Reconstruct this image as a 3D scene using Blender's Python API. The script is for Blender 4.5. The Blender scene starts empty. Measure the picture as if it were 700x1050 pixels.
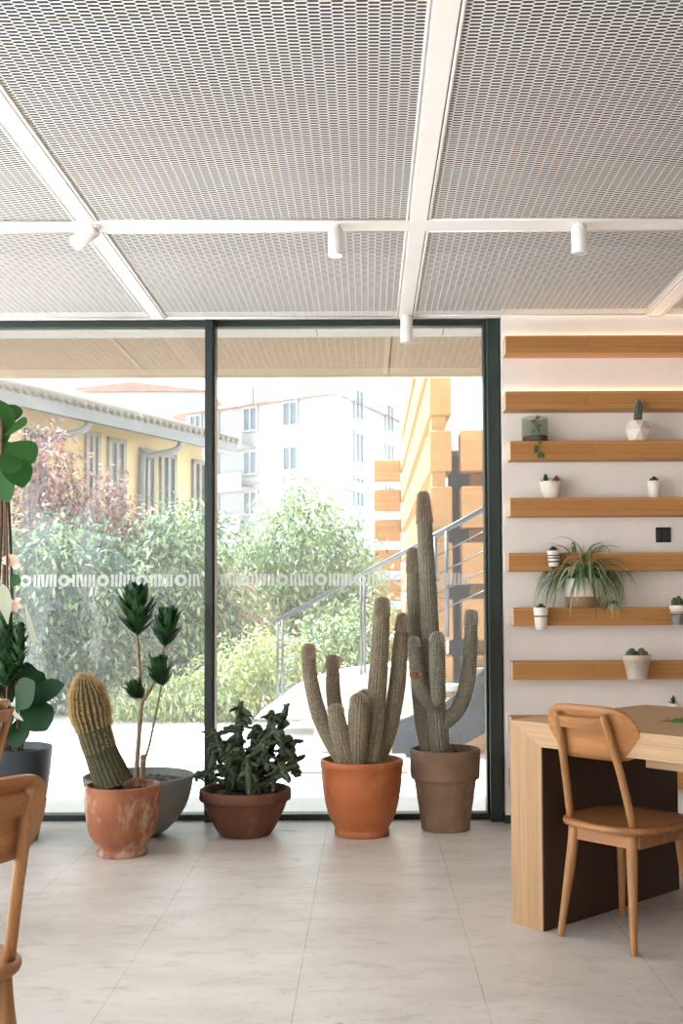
SKY, SUN, EXPO = 1.8, 7.5, 1.6
import bpy, math, random
import numpy as np
from mathutils import Vector, Matrix, Euler
PI = math.pi
rnd = random.Random(7)
scene = bpy.context.scene
COL = scene.collection

# ------------------------------------------------------------------ camera
W, H = 700, 1050
FPX = 1150.0
PPX, PPY = 377.0, 566.0
PITCH, ROLL = math.radians(2.5), math.radians(-0.25)
CAMZ = 1.2
cam_d = bpy.data.cameras.new('camera')
cam = bpy.data.objects.new('camera', cam_d)
COL.objects.link(cam)
RC = Matrix.Rotation(PI / 2 + PITCH, 3, 'X') @ Matrix.Rotation(ROLL, 3, 'Z')
cam.matrix_world = Matrix.Translation((0, 0, CAMZ)) @ RC.to_4x4()
cam_d.sensor_fit = 'AUTO'
cam_d.sensor_width = 36
cam_d.lens = FPX * 36 / H
cam_d.shift_x = -(PPX - W / 2) / H
cam_d.shift_y = (PPY - H / 2) / H
cam_d.clip_start = 0.05
cam_d.clip_end = 400
scene.camera = cam

def ray(px, py):
    return RC @ Vector(((px - PPX) / FPX, -(py - PPY) / FPX, -1.0))
def at(px, py, Y):
    """world point seen at pixel px,py at depth Y"""
    r = ray(px, py)
    return Vector((0, 0, CAMZ)) + r * (Y / r.y)
def on_z(px, py, z=0.0):
    r = ray(px, py)
    return Vector((0, 0, CAMZ)) + r * ((z - CAMZ) / r.z)

# ------------------------------------------------------------------ mesh builder
class MB:
    def __init__(s):
        s.v = []; s.f = []; s.sm = []
    def add(s, verts, faces, smooth=False):
        o = len(s.v)
        s.v += [tuple(p) for p in verts]
        s.f += [tuple(i + o for i in f) for f in faces]
        s.sm += [smooth] * len(faces)
        return s
    def box(s, lo, hi, mat=None, bev=0.0):
        x0, y0, z0 = lo; x1, y1, z1 = hi
        if bev > 0:
            b = min(bev, (x1 - x0) / 2.01, (y1 - y0) / 2.01, (z1 - z0) / 2.01)
            vs = []; idx = {}
            for i, sx in enumerate((0, 1)):
                for j, sy in enumerate((0, 1)):
                    for k, sz in enumerate((0, 1)):
                        X = (x0, x1)[sx]; Y = (y0, y1)[sy]; Z = (z0, z1)[sz]
                        dx = b * (1 - 2 * sx); dy = b * (1 - 2 * sy); dz = b * (1 - 2 * sz)
                        idx[(i, j, k)] = len(vs)
                        vs += [(X, Y + dy, Z + dz), (X + dx, Y, Z + dz), (X + dx, Y + dy, Z)]
            F = []
            g = lambda i, j, k, a: idx[(i, j, k)] + a
            for i in (0, 1):
                q = [g(i, 0, 0, 0), g(i, 1, 0, 0), g(i, 1, 1, 0), g(i, 0, 1, 0)]; F.append(q if i else q[::-1])
                q = [g(0, i, 0, 1), g(0, i, 1, 1), g(1, i, 1, 1), g(1, i, 0, 1)]; F.append(q if i else q[::-1])
                q = [g(0, 0, i, 2), g(1, 0, i, 2), g(1, 1, i, 2), g(0, 1, i, 2)]; F.append(q if i else q[::-1])
            def fix(q, c=((x0 + x1) / 2, (y0 + y1) / 2, (z0 + z1) / 2)):
                p = [Vector(vs[t]) for t in q]
                n = (p[1] - p[0]).cross(p[2] - p[0])
                m = sum(p, Vector()) / len(p) - Vector(c)
                return q if n.dot(m) > 0 else q[::-1]
            for a in (0, 1):
                for c in (0, 1):
                    F.append(fix([g(0, a, c, 1), g(1, a, c, 1), g(1, a, c, 2), g(0, a, c, 2)]))
                    F.append(fix([g(a, 0, c, 0), g(a, 1, c, 0), g(a, 1, c, 2), g(a, 0, c, 2)]))
                    F.append(fix([g(a, c, 0, 0), g(a, c, 1, 0), g(a, c, 1, 1), g(a, c, 0, 1)]))
            for i in (0, 1):
                for j in (0, 1):
                    for k in (0, 1):
                        F.append(fix([g(i, j, k, 0), g(i, j, k, 1), g(i, j, k, 2)]))
        else:
            vs = [(x, y, z) for x in (x0, x1) for y in (y0, y1) for z in (z0, z1)]
            F = [(0, 1, 3, 2), (4, 6, 7, 5), (0, 4, 5, 1), (2, 3, 7, 6), (0, 2, 6, 4), (1, 5, 7, 3)]
        if mat is not None:
            vs = [mat @ Vector(p) for p in vs]
        return s.add(vs, F)
    def prism(s, poly, axis, a, b, smooth=False):
        """poly: list of 2-D points, extruded along axis from a to b"""
        def P(p, t):
            if axis == 'x': return (t, p[0], p[1])
            if axis == 'y': return (p[0], t, p[1])
            return (p[0], p[1], t)
        n = len(poly)
        vs = [P(p, a) for p in poly] + [P(p, b) for p in poly]
        F = [tuple(range(n))[::-1], tuple(range(n, 2 * n))]
        F += [(i, (i + 1) % n, n + (i + 1) % n, n + i) for i in range(n)]
        area = sum(poly[i][0] * poly[(i + 1) % n][1] - poly[(i + 1) % n][0] * poly[i][1] for i in range(n))
        flip = (area < 0) != ((b - a) < 0)
        if axis == 'y': flip = not flip
        if flip: F = [f[::-1] for f in F]
        return s.add(vs, F, smooth)
    def lathe(s, prof, n=40, c=(0, 0, 0), mat=None, smooth=True):
        vs = []; F = []
        m = len(prof)
        for i in range(n):
            t = 2 * PI * i / n
            for r, z in prof:
                vs.append((c[0] + r * math.cos(t), c[1] + r * math.sin(t), c[2] + z))
        for i in range(n):
            j = (i + 1) % n
            for k in range(m - 1):
                if prof[k][0] < 1e-6 and prof[k + 1][0] < 1e-6: continue
                F.append((i * m + k, j * m + k, j * m + k + 1, i * m + k + 1))
        if mat is not None: vs = [mat @ Vector(p) for p in vs]
        return s.add(vs, F, smooth)
    def tube(s, path, radii, n=10, cap=True, ribs=0, depth=0.0, tip=False, smooth=True, sub=1, twist=0.0):
        P, R = resample(path, radii, sub)
        if tip:       # round the far end
            r = R[-1]; d = (P[-1] - P[-2]).normalized()
            last = P[-1]; P = P[:-1]; R = R[:-1]
            base = last - d * r
            while len(P) > 2 and (P[-1] - base).dot(d) > -1e-4: P.pop(); R.pop()
            for k in range(7):
                a = PI / 2 * k / 6.3
                P.append(base + d * r * math.sin(a)); R.append(r * math.cos(a) + 1e-4)
        fr = frames(P)
        vs = []; F = []
        for i, p in enumerate(P):
            u, w = fr[i]
            for k in range(n):
                t = 2 * PI * k / n + twist * i
                rr = R[i] * (1 + depth * math.cos(ribs * 2 * PI * k / n)) if ribs else R[i]
                vs.append(p + (u * math.cos(t) + w * math.sin(t)) * rr)
        for i in range(len(P) - 1):
            for k in range(n):
                l = (k + 1) % n
                F.append((i * n + k, i * n + l, (i + 1) * n + l, (i + 1) * n + k))
        if cap:
            F.append(tuple(range(n))[::-1]); F.append(tuple(range((len(P) - 1) * n, len(P) * n)))
        return s.add(vs, F, smooth)
    def ball(s, c, r, n=12, m=8, mat=None, smooth=True):
        """r: (rx,ry,rz)"""
        vs = [(0, 0, -1)]; F = []
        for j in range(1, m):
            a = -PI / 2 + PI * j / m
            for i in range(n):
                t = 2 * PI * i / n
                vs.append((math.cos(a) * math.cos(t), math.cos(a) * math.sin(t), math.sin(a)))
        vs.append((0, 0, 1))
        for i in range(n):
            F.append((0, 1 + (i + 1) % n, 1 + i))
        for j in range(m - 2):
            for i in range(n):
                a = 1 + j * n + i; b = 1 + j * n + (i + 1) % n
                F.append((a, b, b + n, a + n))
        e = len(vs) - 1
        for i in range(n):
            F.append((e, e - n + i, e - n + (i + 1) % n))
        out = []
        for p in vs:
            q = Vector((p[0] * r[0], p[1] * r[1], p[2] * r[2]))
            if mat is not None: q = mat @ q
            out.append(q + Vector(c))
        return s.add(out, F, smooth)
    def blade(s, base, d, up, L, w, curve=0.3, seg=5, fold=0.15, shape='lance', tipdrop=0.0):
        """leaf blade from base along d, broad direction d x up, bending towards -up"""
        d = Vector(d).normalized(); up = Vector(up)
        up = (up - d * up.dot(d))
        if up.length < 1e-4: up = Vector((0.3, 0.5, 0.8)); up = up - d * up.dot(d)
        up.normalize()
        side = d.cross(up)
        vs = []; F = []
        for i in range(seg + 1):
            t = i / seg
            if shape == 'lance': wd = math.sin(PI * min(1, (t * 0.93 + 0.07))) ** 0.8
            elif shape == 'strap': wd = min(1, t * 6 + 0.5) * (1 - t ** 3)
            elif shape == 'obov': wd = (math.sin(PI * t ** 1.5) ** 0.7 if 0 < t < 1 else 0.06) + 0.04
            else: wd = math.sin(PI * (t * 0.9 + 0.08))
            c = Vector(base) + d * (L * (t - 0.12 * curve * t * t)) - up * (curve * L * t * t)
            h = w * 0.5 * max(wd, 0.03)
            vs += [c - side * h + up * (fold * h), c, c + side * h + up * (fold * h)]
        for i in range(seg):
            a = i * 3
            F += [(a, a + 1, a + 4, a + 3), (a + 1, a + 2, a + 5, a + 4)]
        return s.add(vs, F, True)
    def build(s, name, mat, parent=None, loc=None):
        me = bpy.data.meshes.new(name)
        me.from_pydata(s.v, [], s.f)
        me.polygons.foreach_set('use_smooth', s.sm)
        me.materials.append(mat)
        me.update()
        o = bpy.data.objects.new(name, me)
        COL.objects.link(o)
        if parent is not None: o.parent = parent
        if loc is not None: o.location = loc
        return o

def resample(path, radii, sub):
    path = [Vector(p) for p in path]
    if not hasattr(radii, '__len__'): radii = [radii] * len(path)
    if sub <= 1: return path, list(radii)
    P = []; R = []
    n = len(path)
    for i in range(n - 1):
        p0 = path[max(i - 1, 0)]; p1 = path[i]; p2 = path[i + 1]; p3 = path[min(i + 2, n - 1)]
        for k in range(sub):
            t = k / sub
            P.append(0.5 * ((2 * p1) + (p2 - p0) * t + (2 * p0 - 5 * p1 + 4 * p2 - p3) * t * t + (3 * p1 - p0 - 3 * p2 + p3) * t ** 3))
            tt = t * t * (3 - 2 * t) if len(radii) > 2 else t
            R.append(radii[i] * (1 - tt) + radii[i + 1] * tt)
    P.append(path[-1]); R.append(radii[-1])
    return P, R
def frames(P):
    out = []
    u = None
    for i in range(len(P)):
        d = (P[min(i + 1, len(P) - 1)] - P[max(i - 1, 0)])
        if d.length < 1e-9: d = Vector((0, 0, 1))
        d.normalize()
        if u is None:
            u = Vector((1, 0, 0)) if abs(d.x) < 0.8 else Vector((0, 1, 0))
        u = u - d * u.dot(d); u.normalize()
        out.append((u, d.cross(u)))
    return out

# ------------------------------------------------------------------ naming
def tag(o, label=None, cat=None, group=None, kind=None):
    if label: o['label'] = label
    if cat: o['category'] = cat
    if group: o['group'] = group
    if kind: o['kind'] = kind
    return o
def thing(name, label, cat, loc=(0, 0, 0), rotz=0.0, group=None):
    o = bpy.data.objects.new(name, None)
    o.empty_display_size = 0.1
    COL.objects.link(o)
    o.location = loc; o.rotation_euler = (0, 0, rotz)
    return tag(o, label, cat, group)
def structure(name, mb, mat, parent=None):
    o = mb.build(name, mat, parent)
    if parent is None: o['kind'] = 'structure'
    return o
def dup(root, loc, rotz, label, group=None, name=None):
    def cp(o, parent):
        c = o.copy(); COL.objects.link(c)
        if parent is not None: c.parent = parent
        for ch in [k for k in bpy.data.objects if k.parent == o]:
            cp(ch, c)
        return c
    r = cp(root, None)
    r.location = loc; r.rotation_euler = (0, 0, rotz)
    r['label'] = label
    if group: r['group'] = group
    elif 'group' in r: del r['group']
    return r

# ------------------------------------------------------------------ materials
def lin(c):
    return tuple((x / 255 / 12.92 if x / 255 <= 0.04045 else ((x / 255 + 0.055) / 1.055) ** 2.4) for x in c) + (1.0,)
class NT:
    def __init__(s, name):
        s.m = bpy.data.materials.new(name); s.m.use_nodes = True
        s.t = s.m.node_tree; s.t.nodes.clear()
        s.out = s.n('ShaderNodeOutputMaterial')
    def n(s, t, **kw):
        nd = s.t.nodes.new(t)
        for k, v in kw.items(): setattr(nd, k, v)
        return nd
    def l(s, a, b): s.t.links.new(a, b)
    def coord(s, scale=(1, 1, 1), rot=(0, 0, 0), loc=(0, 0, 0), kind='Object'):
        tc = s.n('ShaderNodeTexCoord'); mp = s.n('ShaderNodeMapping')
        mp.inputs['Scale'].default_value = scale; mp.inputs['Rotation'].default_value = rot; mp.inputs['Location'].default_value = loc
        s.l(tc.outputs[kind], mp.inputs['Vector'])
        return mp.outputs['Vector']
    def noise(s, vec, scale=5, detail=4, rough=0.55, dist=0.0):
        nd = s.n('ShaderNodeTexNoise')
        nd.inputs['Scale'].default_value = scale; nd.inputs['Detail'].default_value = detail
        nd.inputs['Roughness'].default_value = rough; nd.inputs['Distortion'].default_value = dist
        if vec is not None: s.l(vec, nd.inputs['Vector'])
        return nd.outputs['Fac']
    def ramp(s, fac, stops):
        r = s.n('ShaderNodeValToRGB')
        e = r.color_ramp.elements
        while len(e) < len(stops): e.new(0.5)
        for i, (p, c) in enumerate(stops):
            e[i].position = p; e[i].color = c if len(c) == 4 else lin(c)
        s.l(fac, r.inputs['Fac'])
        return r.outputs['Color']
    def mix(s, fac, a, b, mode='MIX'):
        m = s.n('ShaderNodeMix', data_type='RGBA', blend_type=mode)
        if isinstance(fac, (int, float)): m.inputs[0].default_value = fac
        else: s.l(fac, m.inputs[0])
        for sock, v in ((m.inputs[6], a), (m.inputs[7], b)):
            if isinstance(v, tuple): sock.default_value = v if len(v) == 4 else lin(v)
            else: s.l(v, sock)
        return m.outputs[2]
    def math(s, op, a, b=None):
        m = s.n('ShaderNodeMath', operation=op)
        for i, v in enumerate((a, b)):
            if v is None: continue
            if isinstance(v, (int, float)): m.inputs[i].default_value = v
            else: s.l(v, m.inputs[i])
        return m.outputs[0]
    def bsdf(s, color, rough=0.6, metal=0.0, spec=0.5, bump=None, bstr=0.2, bdist=0.01, **kw):
        b = s.n('ShaderNodeBsdfPrincipled')
        if isinstance(color, tuple): b.inputs['Base Color'].default_value = color if len(color) == 4 else lin(color)
        else: s.l(color, b.inputs['Base Color'])
        if isinstance(rough, (int, float)): b.inputs['Roughness'].default_value = rough
        else: s.l(rough, b.inputs['Roughness'])
        b.inputs['Metallic'].default_value = metal
        b.inputs['Specular IOR Level'].default_value = spec
        if bump is not None:
            bp = s.n('ShaderNodeBump'); bp.inputs['Strength'].default_value = bstr; bp.inputs['Distance'].default_value = bdist
            s.l(bump, bp.inputs['Height']); s.l(bp.outputs['Normal'], b.inputs['Normal'])
        s.l(b.outputs[0], s.out.inputs['Surface'])
        s.b = b
        return b

def plain(name, c, rough=0.6, var=0.06, scale=8, metal=0.0, spec=0.5, bump=0.0):
    t = NT(name)
    v = t.noise(t.coord(), scale, 5)
    k = lin(c) if len(c) == 3 else c
    d = tuple(max(0, x * (1 - 2.2 * var)) for x in k[:3]) + (1,)
    u = tuple(min(1, x * (1 + 1.2 * var)) for x in k[:3]) + (1,)
    colr = t.ramp(v, [(0.3, d), (0.7, u)])
    t.bsdf(colr, rough, metal, spec, bump=v if bump else None, bstr=bump)
    return t.m
def wood(name, c1, c2, along='x', rough=0.5, sc=1.0, spec=0.4):
    t = NT(name)
    s = {'x': (1.2, 22, 22), 'y': (22, 1.2, 22), 'z': (22, 22, 1.2)}[along]
    s = tuple(q * sc for q in s)
    vec = t.coord(s)
    a = t.noise(vec, 1.4, 6, 0.6, 0.6)
    s2 = {'x': (2.5, 130, 130), 'y': (130, 2.5, 130), 'z': (130, 130, 2.5)}[along]
    b = t.noise(t.coord(tuple(q * sc for q in s2)), 1.0, 3)
    colr = t.ramp(a, [(0.32, c2), (0.68, c1)])
    dark = tuple(x * 0.72 for x in lin(c2)[:3]) + (1,)
    colr = t.mix(t.ramp(b, [(0.42, (0, 0, 0, 1)), (0.75, (.5, .5, .5, 1))]), colr, dark)
    t.bsdf(colr, rough, 0, spec, bump=b, bstr=0.08, bdist=0.003)
    return t.m
def staves(name, c1, c2, along='x', width=0.045, length=0.6, rough=0.5):
    """edge-glued oak staves"""
    t = NT(name)
    rot = {'x': (0, 0, 0), 'z': (0, PI / 2, 0)}[along]
    br = t.n('ShaderNodeTexBrick'); br.offset = 0.37; br.squash = 1
    br.inputs['Scale'].default_value = 1; br.inputs['Brick Width'].default_value = length; br.inputs['Row Height'].default_value = width
    br.inputs['Mortar Size'].default_value = 0.0008
    br.inputs['Color1'].default_value = lin(c1); br.inputs['Color2'].default_value = lin(c2)
    br.inputs['Mortar'].default_value = tuple(x * .6 for x in lin(c2)[:3]) + (1,)
    tc = t.n('ShaderNodeTexCoord'); sx = t.n('ShaderNodeSeparateXYZ'); cb = t.n('ShaderNodeCombineXYZ')
    t.l(tc.outputs['Object'], sx.inputs[0])
    q = t.math('ADD', sx.outputs['Y'], sx.outputs['Z' if along == 'x' else 'X'])
    t.l(sx.outputs['X' if along == 'x' else 'Z'], cb.inputs[0]); t.l(q, cb.inputs[1])
    t.l(cb.outputs[0], br.inputs['Vector'])
    s2 = {'x': (3, 110, 110), 'z': (110, 110, 3)}[along]
    g = t.noise(t.coord(s2), 1, 4, 0.6, 0.3)
    colr = t.mix(t.ramp(g, [(0.4, (0, 0, 0, 1)), (0.8, (.55, .55, .55, 1))]), br.outputs['Color'], tuple(x * .6 for x in lin(c2)[:3]) + (1,))
    t.bsdf(colr, rough, 0, 0.4, bump=g, bstr=0.05, bdist=0.003)
    return t.m
def leafmat(name, c1, c2, trans=0.35, rough=0.45, spec=0.4):
    t = NT(name)
    g = t.n('ShaderNodeNewGeometry')
    colr = t.ramp(g.outputs['Random Per Island'], [(0.0, c1), (1.0, c2)])
    b = t.bsdf(colr, rough, 0, spec)
    tr = t.n('ShaderNodeBsdfTranslucent'); t.l(colr, tr.inputs['Color'])
    mx = t.n('ShaderNodeMixShader'); mx.inputs[0].default_value = trans
    t.l(b.outputs[0], mx.inputs[1]); t.l(tr.outputs[0], mx.inputs[2]); t.l(mx.outputs[0], t.out.inputs['Surface'])
    return t.m
def emit(name, c, strength):
    t = NT(name)
    e = t.n('ShaderNodeEmission'); e.inputs[0].default_value = lin(c); e.inputs[1].default_value = strength
    t.l(e.outputs[0], t.out.inputs['Surface'])
    return t.m
# ================================================================== materials
M = {}
M['white'] = plain('white_paint', (246, 243, 240), 0.55, 0.02, 3)
M['wall'] = plain('warm_white_plaster', (238, 232, 227), 0.8, 0.015, 6)
M['mesh'] = plain('white_expanded_metal', (246, 242, 238), 0.5, 0.02, 2)
M['tanmesh'] = plain('tan_expanded_metal', (186, 156, 126), 0.6, 0.04, 3)
M['tanboard'] = plain('tan_soffit_board', (104, 84, 66), 0.8, 0.05, 2)
M['fascia'] = plain('cream_fascia', (216, 196, 172), 0.6, 0.03, 3)
M['rearwall'] = plain('brown_grey_plaster', (206, 196, 184), .85, .03, 3)
M['slabwall'] = plain('bare_concrete_wall', (140, 140, 140), .9, .1, 1.2)
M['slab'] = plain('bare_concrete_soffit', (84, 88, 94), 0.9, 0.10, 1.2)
M['frame'] = plain('dark_green_grey_aluminium', (44, 56, 54), 0.4, 0.04, 4)
M['black'] = plain('black_plastic', (24, 24, 26), 0.45, 0.05, 9)
M['blackmetal'] = plain('black_metal', (20, 20, 22), 0.5, 0.05, 9)
M['oak'] = staves('oak_shelf', (196, 142, 84), (176, 122, 68), 'x', 0.05, 0.7)
M['oakendlit'] = plain('daylit_oak_end', (236, 210, 176), 0.6, 0.05, 30)  # daylight from the left is put into this paler end colour

def mat_floor():
    t = NT('travertine_floor')
    vec = t.coord()
    sx = t.n('ShaderNodeSeparateXYZ'); t.l(vec, sx.inputs[0])
    cb = t.n('ShaderNodeCombineXYZ')
    u = t.math('ADD', sx.outputs['Y'], -4.51 + 28.0); v = t.math('ADD', sx.outputs['X'], 0.794 + 0.57 * 21)
    t.l(u, cb.inputs[0]); t.l(v, cb.inputs[1])
    br = t.n('ShaderNodeTexBrick'); br.offset = 0.5; br.offset_frequency = 2
    br.inputs['Scale'].default_value = 1; br.inputs['Brick Width'].default_value = 2.8; br.inputs['Row Height'].default_value = 0.57
    br.inputs['Mortar Size'].default_value = 0.0022; br.inputs['Mortar Smooth'].default_value = 0.3
    br.inputs['Color1'].default_value = lin((196, 189, 183)); br.inputs['Color2'].default_value = lin((188, 181, 175))
    br.inputs['Mortar'].default_value = lin((146, 139, 133))
    t.l(cb.outputs[0], br.inputs['Vector'])
    big = t.noise(t.coord((0.9, 1.6, 1)), 2.2, 7, 0.62, 0.4)
    c = t.mix(t.ramp(big, [(0.40, (0, 0, 0, 1)), (0.72, (0.75, 0.75, 0.75, 1))]), br.outputs['Color'], lin((212, 206, 201)))
    st = t.noise(t.coord((1.0, 2.4, 1)), 5.5, 9, 0.72, 0.7)
    c = t.mix(t.ramp(st, [(0.53, (0, 0, 0, 1)), (0.74, (0.75, 0.75, 0.75, 1))]), c, lin((160, 150, 141)))
    sp = t.noise(t.coord((1.0, 1.9, 1), loc=(3, 7, 0)), 26, 6, 0.75, 0.5)
    reg = t.noise(t.coord(loc=(9, 2, 0)), 1.3, 3)
    pit = t.math('MULTIPLY', t.ramp(sp, [(0.57, (0, 0, 0, 1)), (0.70, (.9, .9, .9, 1))]), t.ramp(reg, [(0.42, (0, 0, 0, 1)), (0.60, (1, 1, 1, 1))]))
    c = t.mix(pit, c, lin((128, 118, 108)))
    rg = t.ramp(st, [(0.3, (0.34, 0.34, 0.34, 1)), (0.8, (0.52, 0.52, 0.52, 1))])
    t.bsdf(c, rg, 0, 0.4, bump=sp, bstr=0.03, bdist=0.002)
    return t.m
M['floor'] = mat_floor()

def mat_glass():
    t = NT('veiled_window_glass')
    tr = t.n('ShaderNodeBsdfTransparent'); tr.inputs[0].default_value = (0.80, 0.83, 0.83, 1)
    veil = t.n('ShaderNodeBsdfTranslucent'); veil.inputs[0].default_value = (0.95, 0.97, 1, 1)
    gl = t.n('ShaderNodeBsdfGlossy'); gl.inputs['Roughness'].default_value = 0.02
    fr = t.n('ShaderNodeFresnel'); fr.inputs[0].default_value = 1.35
    m1 = t.n('ShaderNodeMixShader'); m1.inputs[0].default_value = GLASS_VEIL
    t.l(tr.outputs[0], m1.inputs[1]); t.l(veil.outputs[0], m1.inputs[2])
    m2 = t.n('ShaderNodeMixShader'); t.l(fr.outputs[0], m2.inputs[0])
    t.l(m1.outputs[0], m2.inputs[1]); t.l(gl.outputs[0], m2.inputs[2])
    t.l(m2.outputs[0], t.out.inputs['Surface'])
    return t.m
GLASS_VEIL = 0.045  # bright haze over the outdoor view, mixed into the glass itself
M['glass'] = mat_glass()
def mat_frost():
    t = NT('frosted_white_film')
    b = t.n('ShaderNodeBsdfPrincipled'); b.inputs['Base Color'].default_value = lin((225, 228, 226)); b.inputs['Roughness'].default_value = 0.7
    tl = t.n('ShaderNodeBsdfTranslucent'); tl.inputs[0].default_value = lin((225, 228, 226))
    m1 = t.n('ShaderNodeMixShader'); m1.inputs[0].default_value = 0.4
    t.l(b.outputs[0], m1.inputs[1]); t.l(tl.outputs[0], m1.inputs[2])
    tr = t.n('ShaderNodeBsdfTransparent')
    m2 = t.n('ShaderNodeMixShader'); m2.inputs[0].default_value = 0.62
    t.l(tr.outputs[0], m2.inputs[1]); t.l(m1.outputs[0], m2.inputs[2])
    t.l(m2.outputs[0], t.out.inputs['Surface'])
    return t.m
M['frost'] = mat_frost()

# ================================================================== shell
ZC = 2.76            # underside of the mesh ceiling
YG = 6.26            # glass line
YW = 6.10            # face of the shelf wall
XL, XR, YB = -3.6, 3.6, -3.0
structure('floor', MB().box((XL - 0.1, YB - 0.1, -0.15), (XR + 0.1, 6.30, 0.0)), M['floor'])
structure('ceiling', MB().box((XL - 1.0, YB - 0.1, 3.15), (XR + 0.1, 6.34, 3.35)), M['slab'])  # left overhang added out of view to keep sun out of the room
# wall behind the shelves, the header over the glass, the side wall and the piers of the glazed sides
structure('wall_back', MB().box((0.738, YW, 0), (XR + 0.1, 6.34, 3.15)).box((XL - 0.1, 6.20, 2.782), (0.738, 6.34, 2.815)), M['wall'])
structure('trim_6', MB().box((XL - 0.1, 6.20, 2.8155), (0.738, 6.34, 3.15)).box((0.732, YW - .006, 2.80), (XR, YW - .0005, 3.15)).box((0.732, YW - .0004, 2.80), (0.7378, 6.1995, 3.15)), M['slabwall'])
structure('baseboard_back', MB().box((0.7365, YW - 0.008, 0), (XR, YW, 0.045)).box((0.730, YW - 0.008, 0), (0.7379, 6.20, 0.045)), M['frame'])
structure('wall_right', MB().box((XR, YB, 0), (XR + 0.1, YW, 3.15)), M['rearwall'])
structure('wall_left', MB().box((XL - 0.1, YB, 2.78), (XL, 6.2, 3.15)).box((XL - 0.1, YB - 0.1, 0), (XL, YB + .3, 2.78)).box((XL - 0.1, 6.10, 0), (XL, 6.34, 2.78)), M['wall'])
structure("wall_front", MB().box((XL, YB - 0.1, 0), (XR + 0.1, YB, 3.15)), M["rearwall"])
fr = MB()
for y in (-1.2, 0.9, 3.0, 4.6):
    fr.box((XL - 0.08, y - 0.04, 0), (XL - 0.02, y + 0.04, 2.78), bev=0.004)
fr.box((XL - 0.08, YB + .301, 2.70), (XL - 0.02, 6.10, 2.78)); fr.box((XL - 0.08, YB + .301, 0), (XL - 0.02, 6.10, 0.04))
structure('window_3', fr, M['frame'])

# ---- the street-side glazing
xm0, xm1 = -0.8975, -0.846      # mullion
xr0, xr1 = 0.662, 0.730         # right jamb
ZT, ZS = 2.776, 0.052
def window(name, x0, x1, extra=None):
    f = MB()
    f.box((x0, YG - 0.03, 2.742), (x1, YG + 0.04, ZT), bev=0.003)
    f.box((x0, YG - 0.05, 0.0), (x1, YG + 0.04, 0.032), bev=0.003)
    if extra: extra(f)
    w = structure(name, f, M['frame'])
    MB().box((x0, YG + 0.002, 0.032), (x1, YG + 0.008, 2.742)).build('glass_pane', M['glass'], w)
    return w
w1 = window('window_1', XL, xm0, lambda f: f.box((XL, YG - .05, 0), (XL + .06, YG + .04, ZT)))
w2 = window('window_2', xm1, xr0, lambda f: (f.box((xr0, 6.14, 0), (xr1, YG + .04, ZT), bev=.004), f.box((xr0 - .014, 6.20, 0.032), (xr0, YG + .03, 2.742), bev=.003)))
structure('trim_1', MB().box((xm0, 6.155, 0), (xm0 + .043, YG + .04, ZT), bev=.004).box((xm0 + .0431, 6.19, 0), (xm1, YG + .04, ZT), bev=.003), M['frame'])

# frosted band of rings and bars
def band(x0, x1, parent, phase):
    b = MB(); zc = at(300, 594.5, YG).z; hh = 0.034; y = YG - 0.0015
    def ring(cx, ro, ri, n=28):
        v = []; F = []
        for i in range(n):
            a = 2 * PI * i / n
            v += [(cx + ro * math.cos(a), y, zc + ro * math.sin(a)), (cx + ri * math.cos(a), y, zc + ri * math.sin(a))]
        for i in range(n):
            j = (i + 1) % n; F.append((2 * i, 2 * j, 2 * j + 1, 2 * i + 1))
        b.add(v, F)
    def bar(cx, w, sl=0.0):
        b.add([(cx - w / 2 - sl, y, zc - hh), (cx + w / 2 - sl, y, zc - hh), (cx + w / 2 + sl, y, zc + hh), (cx - w / 2 + sl, y, zc + hh)], [(0, 1, 2, 3)])
    r = random.Random(3)
    per = 0.2165
    k0 = math.ceil((x0 + .02 - phase) / per)
    x = phase + (k0 - 1) * per
    i = 0
    while x < x1:
        if x - .04 > x0 and x + .04 < x1:
            ring(x, 0.034, 0.015)
        sty = i % 3
        for j in range(6):
            cx = x + 0.052 + j * 0.0225
            if cx - .02 < x0 or cx + .02 > x1: continue
            sl = 0.0
            if sty == 1 and j in (3,): sl = 0.005
            if sty == 2 and j in (2,): sl = -0.005
            bar(cx, 0.0145, sl)
        x += per; i += 1
    return b.build('frosted_band', M['frost'], parent)
band(-2.6, xm0 - .01, w1, at(66, 594, YG).x)
band(xm1 + .01, xr0 - .02, w2, at(488, 594, YG).x)

# ================================================================== mesh ceiling
def expanded(x0, x1, y0, y1, z, lwd=0.064, p=0.0095, w=0.0046, tilt=10, a=None):
    if a is None: a = p * 0.5 * 0.9
    nx = int((x1 - x0) / lwd * 4) + 1
    ny = int((y1 - y0) / p)
    seg = np.array([0.0, 0.39, 0.5, 0.89])
    i = np.arange(nx)
    xs = x0 + lwd * (i // 4 + seg[i % 4])
    s = np.where((i % 4) < 2, 1.0, -1.0)
    ok = xs <= x1; xs = xs[ok]; s = s[ok]; nx = len(xs)
    xs[-1] = x1
    t = math.radians(tilt); dy = w / 2 * math.cos(t); dz = w / 2 * math.sin(t)
    k = np.arange(ny)
    yc = y0 + p * (k[:, None] + 0.5) + np.where(k[:, None] % 2 == 0, 1, -1) * a * s[None, :]
    V = np.zeros((ny, nx, 2, 3), dtype=np.float32)
    V[..., 0] = xs[None, :, None]
    V[:, :, 0, 1] = yc - dy; V[:, :, 1, 1] = yc + dy
    V[:, :, 0, 2] = z + dz; V[:, :, 1, 2] = z - dz     # far edge hangs lower
    idx = np.arange(ny * nx * 2).reshape(ny, nx, 2)
    F = np.stack([idx[:, :-1, 0], idx[:, 1:, 0], idx[:, 1:, 1], idx[:, :-1, 1]], -1).reshape(-1, 4)
    return V.reshape(-1, 3), F
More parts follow.
